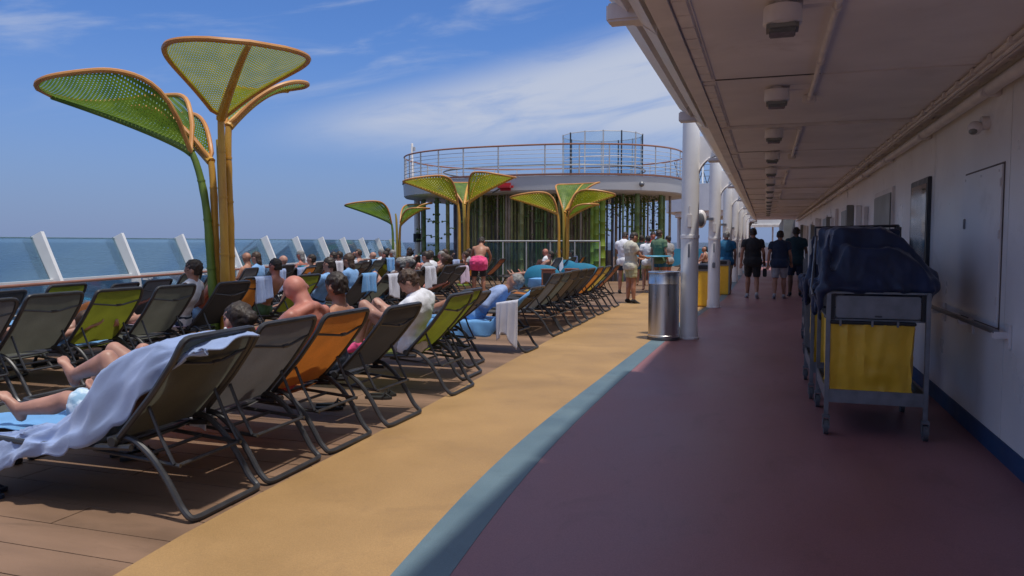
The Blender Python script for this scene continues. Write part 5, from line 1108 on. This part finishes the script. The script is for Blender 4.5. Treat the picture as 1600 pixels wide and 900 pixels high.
# ------------------------------------------------------------------ housekeeping trolleys
def castor(t, x, y):
    c = MB().bbox(x - .028, x + .028, y - .03, y + .03, .125, .15, .006).box(x - .026, x - .020, y - .03, y + .02, .05, .13).box(x + .020, x + .026, y - .03, y + .02, .05, .13).build('castor', 'cart_metal', t)
    w_ = MB(); n = 18; w_.tube([(x - .016, y - .01, .058), (x + .016, y - .01, .058)], .058, n).build('wheel', 'castor_rubber', c); MB().tube([(x - .021, y - .01, .058), (x + .021, y - .01, .058)], .022, 12).build('hub', 'cart_metal', c)
def cart(label, x0, x1, y0, y1, top=1.08, bag=True, panel=True, tall=None):
    w_, d_ = x1 - x0, y1 - y0; t = thing('trolley', label, 'trolley', (x0, y0, 0), group='housekeeping trolleys along the wall'); r = .016
    for x in (0, w_):
        for y in (0, d_):
            h_ = tall if (tall and y == d_) else top
            MB().bbox(x - r, x + r, y - r, y + r, .15, h_, .004).build('upright', 'cart_metal', t); castor(t, x, y)
    MB().bbox(.0, w_, -.002, d_, .275, .288, .003).bbox(.012, w_ - .012, -.012, .006, .245, .345, .003).bbox(.012, w_ - .012, d_ - .006, d_ + .012, .245, .345, .003).build('lower_shelf', 'cart_metal', t)
    for xx in (-.010, w_ - .004): MB().bbox(xx, xx + .014, .01, d_ - .01, .245, .345, .003).build('shelf_rail', 'cart_metal', t)
    if panel:
        u = MB().bbox(.0, w_, 0, d_, top - .015, top, .004).bbox(.0, w_, .02, d_, top - .22, top - .205, .003).build('upper_shelf', 'cart_metal', t)
        dr = MB().bbox(.05, w_ - .05, -.012, .02, top - .195, top - .03, .008).build('drawer', 'cart_metal', t); MB().bbox(w_ / 2 - .03, w_ / 2 + .03, -.022, -.008, top - .07, top - .055, .004).build('handle', 'cart_metal', dr)
        MB().bbox(w_ / 2 - .02, w_ / 2 + .03, -.016, -.004, top - .185, top - .172, .003).build('label_holder', 'frame_dark', dr)
        MB().box(.012, .045, .0, .02, top - .21, top - .02).box(w_ - .045, w_ - .012, 0, .02, top - .21, top - .02).build('corner_plate', 'black_plastic', t, smooth=False)
    if bag:
        def bg(u, v, fx0=.015, fx1=w_ - .09, fy0=.0, fy1=.48):
            a = u * 4; k = int(min(a, 3.999)); q = a - k; cx = [(fx0, fy0), (fx1, fy0), (fx1, fy1), (fx0, fy1), (fx0, fy0)]; X = cx[k][0] + (cx[k + 1][0] - cx[k][0]) * q; Y = cx[k][1] + (cx[k + 1][1] - cx[k][1]) * q
            cr_ = noise.noise(V((q * 4.5 + k * 7, v * .9, 0))); cr2 = noise.noise(V((q * 9 + v * 3, v * 4, k * 3.0))); bul = .018 * math.sin(math.pi * q) * math.sin(math.pi * v) + .040 * (.22 - abs(cr_)) + .022 * (.2 - abs(cr2)); tp = 1 - .02 * (1 - v); mx_, my_ = (fx0 + fx1) / 2, (fy0 + fy1) / 2
            nx, ny = [(0, -1), (1, 0), (0, 1), (-1, 0)][k]; X = mx_ + (X - mx_) * tp + nx * bul; Y = my_ + (Y - my_) * tp + ny * bul
            return (X, Y, .335 + (.845 - .335) * v + .006 * math.sin(q * 9 + 1) * (1 - v) * (1 if k == 0 else 0) + .02 * (v - .5) * (.3 - q) * (k == 0) * 0)
        b_ = MB().grid(bg, 96, 16).build('bag', 'bag_yellow', t)
        MB().box(.02, w_ - .10, .005, .475, .33, .345).build('bag_base', 'bag_yellow', b_, smooth=False)
        MB().tube([(.01, -.005, .85), (w_ - .085, -.005, .85), (w_ - .085, .485, .85), (.01, .485, .85)], .014, 8, closed=True).build('bag_rim', 'black_plastic', b_)
        for q in (.12, .5, .8): MB().bbox(.015 + q * (w_ - .1) - .008, .015 + q * (w_ - .1) + .008, -.022, -.008, .825, .87, .003).build('bag_hook', 'cart_metal', b_)
        for q in (.08, .45): MB().box(.02 + q, .022 + q + .004, -.004 - .014, .0, .84, .845).build('seam', 'black_plastic', b_, smooth=False)
    return t
tc_ = cart('nearest housekeeping trolley with a yellow laundry bag and a navy cloth cover', .455, 1.125, 6.20, 7.20)
def cover(label, x0, x1, y0, y1, zt, seed, panel=True, hang=.28, voxel=.014):
    g = MB(); cx, cy = (x0 + x1) / 2, (y0 + y1) / 2; W_ = x1 - x0
    if panel:
        g.bbox(x0 - .03, x1 - .06, y1 - .10, y1 - .03, 1.05, zt, .02); g.prism([(x0 - .02, 1.06), (x1 + .04, 1.06), (x1 + .05, 1.22), (x1 - .10, 1.40), (x1 - .20, 1.52), (x1 - .30, 1.555), (x0 + .02, 1.56)], 'y', y0 + .16, y1 - .05); g.prism([(x0 - .01, 1.06), (x1 + .04, 1.06), (x1 + .0, 1.24), (x1 - .2, 1.40), (x0 + .10, 1.42)], 'y', y0 + .02, y0 + .5)
    g.ball((cx + .02, cy, 1.12), (W_ * .48, (y1 - y0) * .50, .24), 20, 12); g.ball((cx - .05, cy + .2, 1.28), (W_ * .42, (y1 - y0) * .30, .27), 18, 10); g.ball((cx + .17, cy - .10, 1.20), (.23, .34, .19), 16, 10); g.ball((cx + .30, cy - .18, 1.15), (.15, .25, .14), 14, 8)
    g.bbox(x0 - .05, x1 + .06, y0 - .03, y1 + .02, 1.075, 1.13, .03)
    for i in range(9):      # bunched folds hanging at the aisle side
        yy = y0 + .0 + i * (y1 - y0) / 8; l = hang * (1.0 if i % 3 else .75) * (.6 + .4 * math.cos(i)); capsule(g, (x0 - .055 - .012 * (i % 2), yy, 1.10), (x0 - .065 + .02 * (i % 2), yy + .03, 1.09 - abs(l)), .040, .024, 8)
    capsule(g, (x0 - .03, y0 + .0, 1.10), (x0 + .0, y0 + .12, 1.50), .05, .022, 8); capsule(g, (x0 + .0, y0 - .02, 1.10), (x0 + .17, y0 + .22, 1.38), .05, .03, 8); capsule(g, (x1 + .03, y0 + .1, 1.13), (x1 + .07, y0 + .5, 1.0), .06, .05, 8)
    me = remesh(g, voxel, 14, .7, wr=.020, wf=5.5, seed=seed)
    nsv = [v.normal.copy() for v in me.vertices]
    for v, nv_ in zip(me.vertices, nsv):
        p = v.co.copy(); n_ = noise.noise(V((p.x * 7 + p.z * 4, p.y * 5, p.z * 4 - p.x * 3 + seed))); n2_ = noise.noise(V((p.x * 17, p.y * 9, p.z * 7 + seed))); v.co += nv_ * (.008 * (1 - abs(n_) * 5) + .002 * (1 - abs(n2_) * 5))
    o = inst(fixmats(me, 'navy_cover'), 'cloth_cover'); tag(o, label, 'cloth cover', 'navy covers over the trolleys'); return o
cover('navy blue cloth cover heaped over the nearest trolley and its tall back panel', .455, 1.125, 6.20, 7.20, 1.57, 1)
fr_ = MB().tube([(-.05, .96, 1.02), (-.05, .96, 1.575), (.60, .96, 1.585)], .012, 8).bbox(.565, .62, .93, .99, 1.07, 1.59, .015).build('back_frame', 'frame_dark', tc_)
MB().tube([(-.10, .45, 1.08), (-.04, .96, 1.50)], .010, 8).tube([(-.10, .45, 1.08), (-.10, .20, 1.04)], .010, 8).build('side_brace', 'cart_metal', tc_)
MB().add([(.50, .965, 1.1), (.58, .965, 1.1), (.58, .965, 1.56), (.50, .965, 1.56)], [(0, 1, 2, 3)]).build('clear_flap', 'cage_glass', tc_, smooth=False)
cart('second housekeeping trolley, close behind the nearest one', .42, 1.08, 7.55, 8.6, 1.06, bag=True)
cover('dark navy cover over the second trolley, peeping left of the nearest one', .42, 1.08, 7.55, 8.6, 1.4, 3, panel=False, voxel=.018)
cart('third housekeeping trolley with tall end posts farther along the wall', .50, 1.12, 9.6, 10.6, 1.0, bag=False, tall=1.30)
cart('fourth trolley, low, farthest along the wall beyond the third', .55, 1.15, 11.3, 12.3, .95, bag=False, tall=1.2)
for i, (x, y, z, m_) in enumerate(((.85, 10.1, 1.0, 'castor_rubber'), (.85, 11.8, .95, 'cloth_black'))):
    t = thing('folded_linen', 'dark folded linen stacked on the %s trolley' % ('third', 'fourth')[i], 'linen', (x, y, z + .001))
    for k in range(3): MB().bbox(-.26 + .01 * k, .26 - .015 * k, -.40, .40 - .02 * k, .055 * k, .055 * k + .052, .02).build('sheet', m_ if k != 1 else 'door_grey', t)

# ------------------------------------------------------------------ beach bags, bottles and shoes left between the loungers
def tote(x, y, m_, lab, s=1):
    t = thing('beach_bag', lab, 'bag', (x, y, 0), x * 3); g = MB()
    def tf(u, v): a = 2 * math.pi * u; r_ = .17 + .02 * math.sin(5 * a) * v - .03 * v; return (r_ * math.cos(a) * 1.15 * s, r_ * math.sin(a) * .55 * s, .004 + .30 * s * v + .02 * v * math.sin(3 * a))
    g.grid(tf, 28, 8).build('pouch', m_, t); MB().prism([(.18 * s * math.cos(2 * math.pi * i / 20), .085 * s * math.sin(2 * math.pi * i / 20)) for i in range(20)], 'z', .002, .02).build('base', m_, t)
    for q in (-1, 1): MB().tube([(-.09, .06 * q, .27 * s), (-.06, .07 * q, .42 * s), (.06, .07 * q, .42 * s), (.09, .06 * q, .27 * s)], .008, 6).build('handle', m_, t)
tote(-5.25, 8.3, 'cloth_white', 'white tote bag on the open deck between the front and middle rows')
tote(-5.35, 10.6, 'cloth_orange', 'orange tote bag on the deck in the aisle behind the white shirted person')
tote(-5.1, 13.0, 'cloth_navy', 'navy tote bag in the aisle farther back, before the shade trees', .9)
for x, y, lab in ((-5.45, 9.2, 'clear water bottle standing in the aisle between lounger rows'), (-5.5, 11.9, 'second water bottle farther along the aisle between lounger rows')):
    t = thing('water_bottle', lab, 'bottle', (x, y, 0)); MB().lathe([(.033, 0), (.036, .02), (.036, .15), (.014, .19), (.014, .205)], n=16).build('bottle', 'towel_sky', t); MB().lathe([(.016, .203), (.016, .222)], n=12).build('cap', 'cloth_white', t)
sandals(-5.3, 7.2, 1.9, 'dark sandals on open deck in the aisle left of the orange lounger'); sandals(-5.2, 12.2, .6, 'pale sandals in the aisle far from the camera', 'cloth_cream')
bpy.data.scenes.remove(TMP)
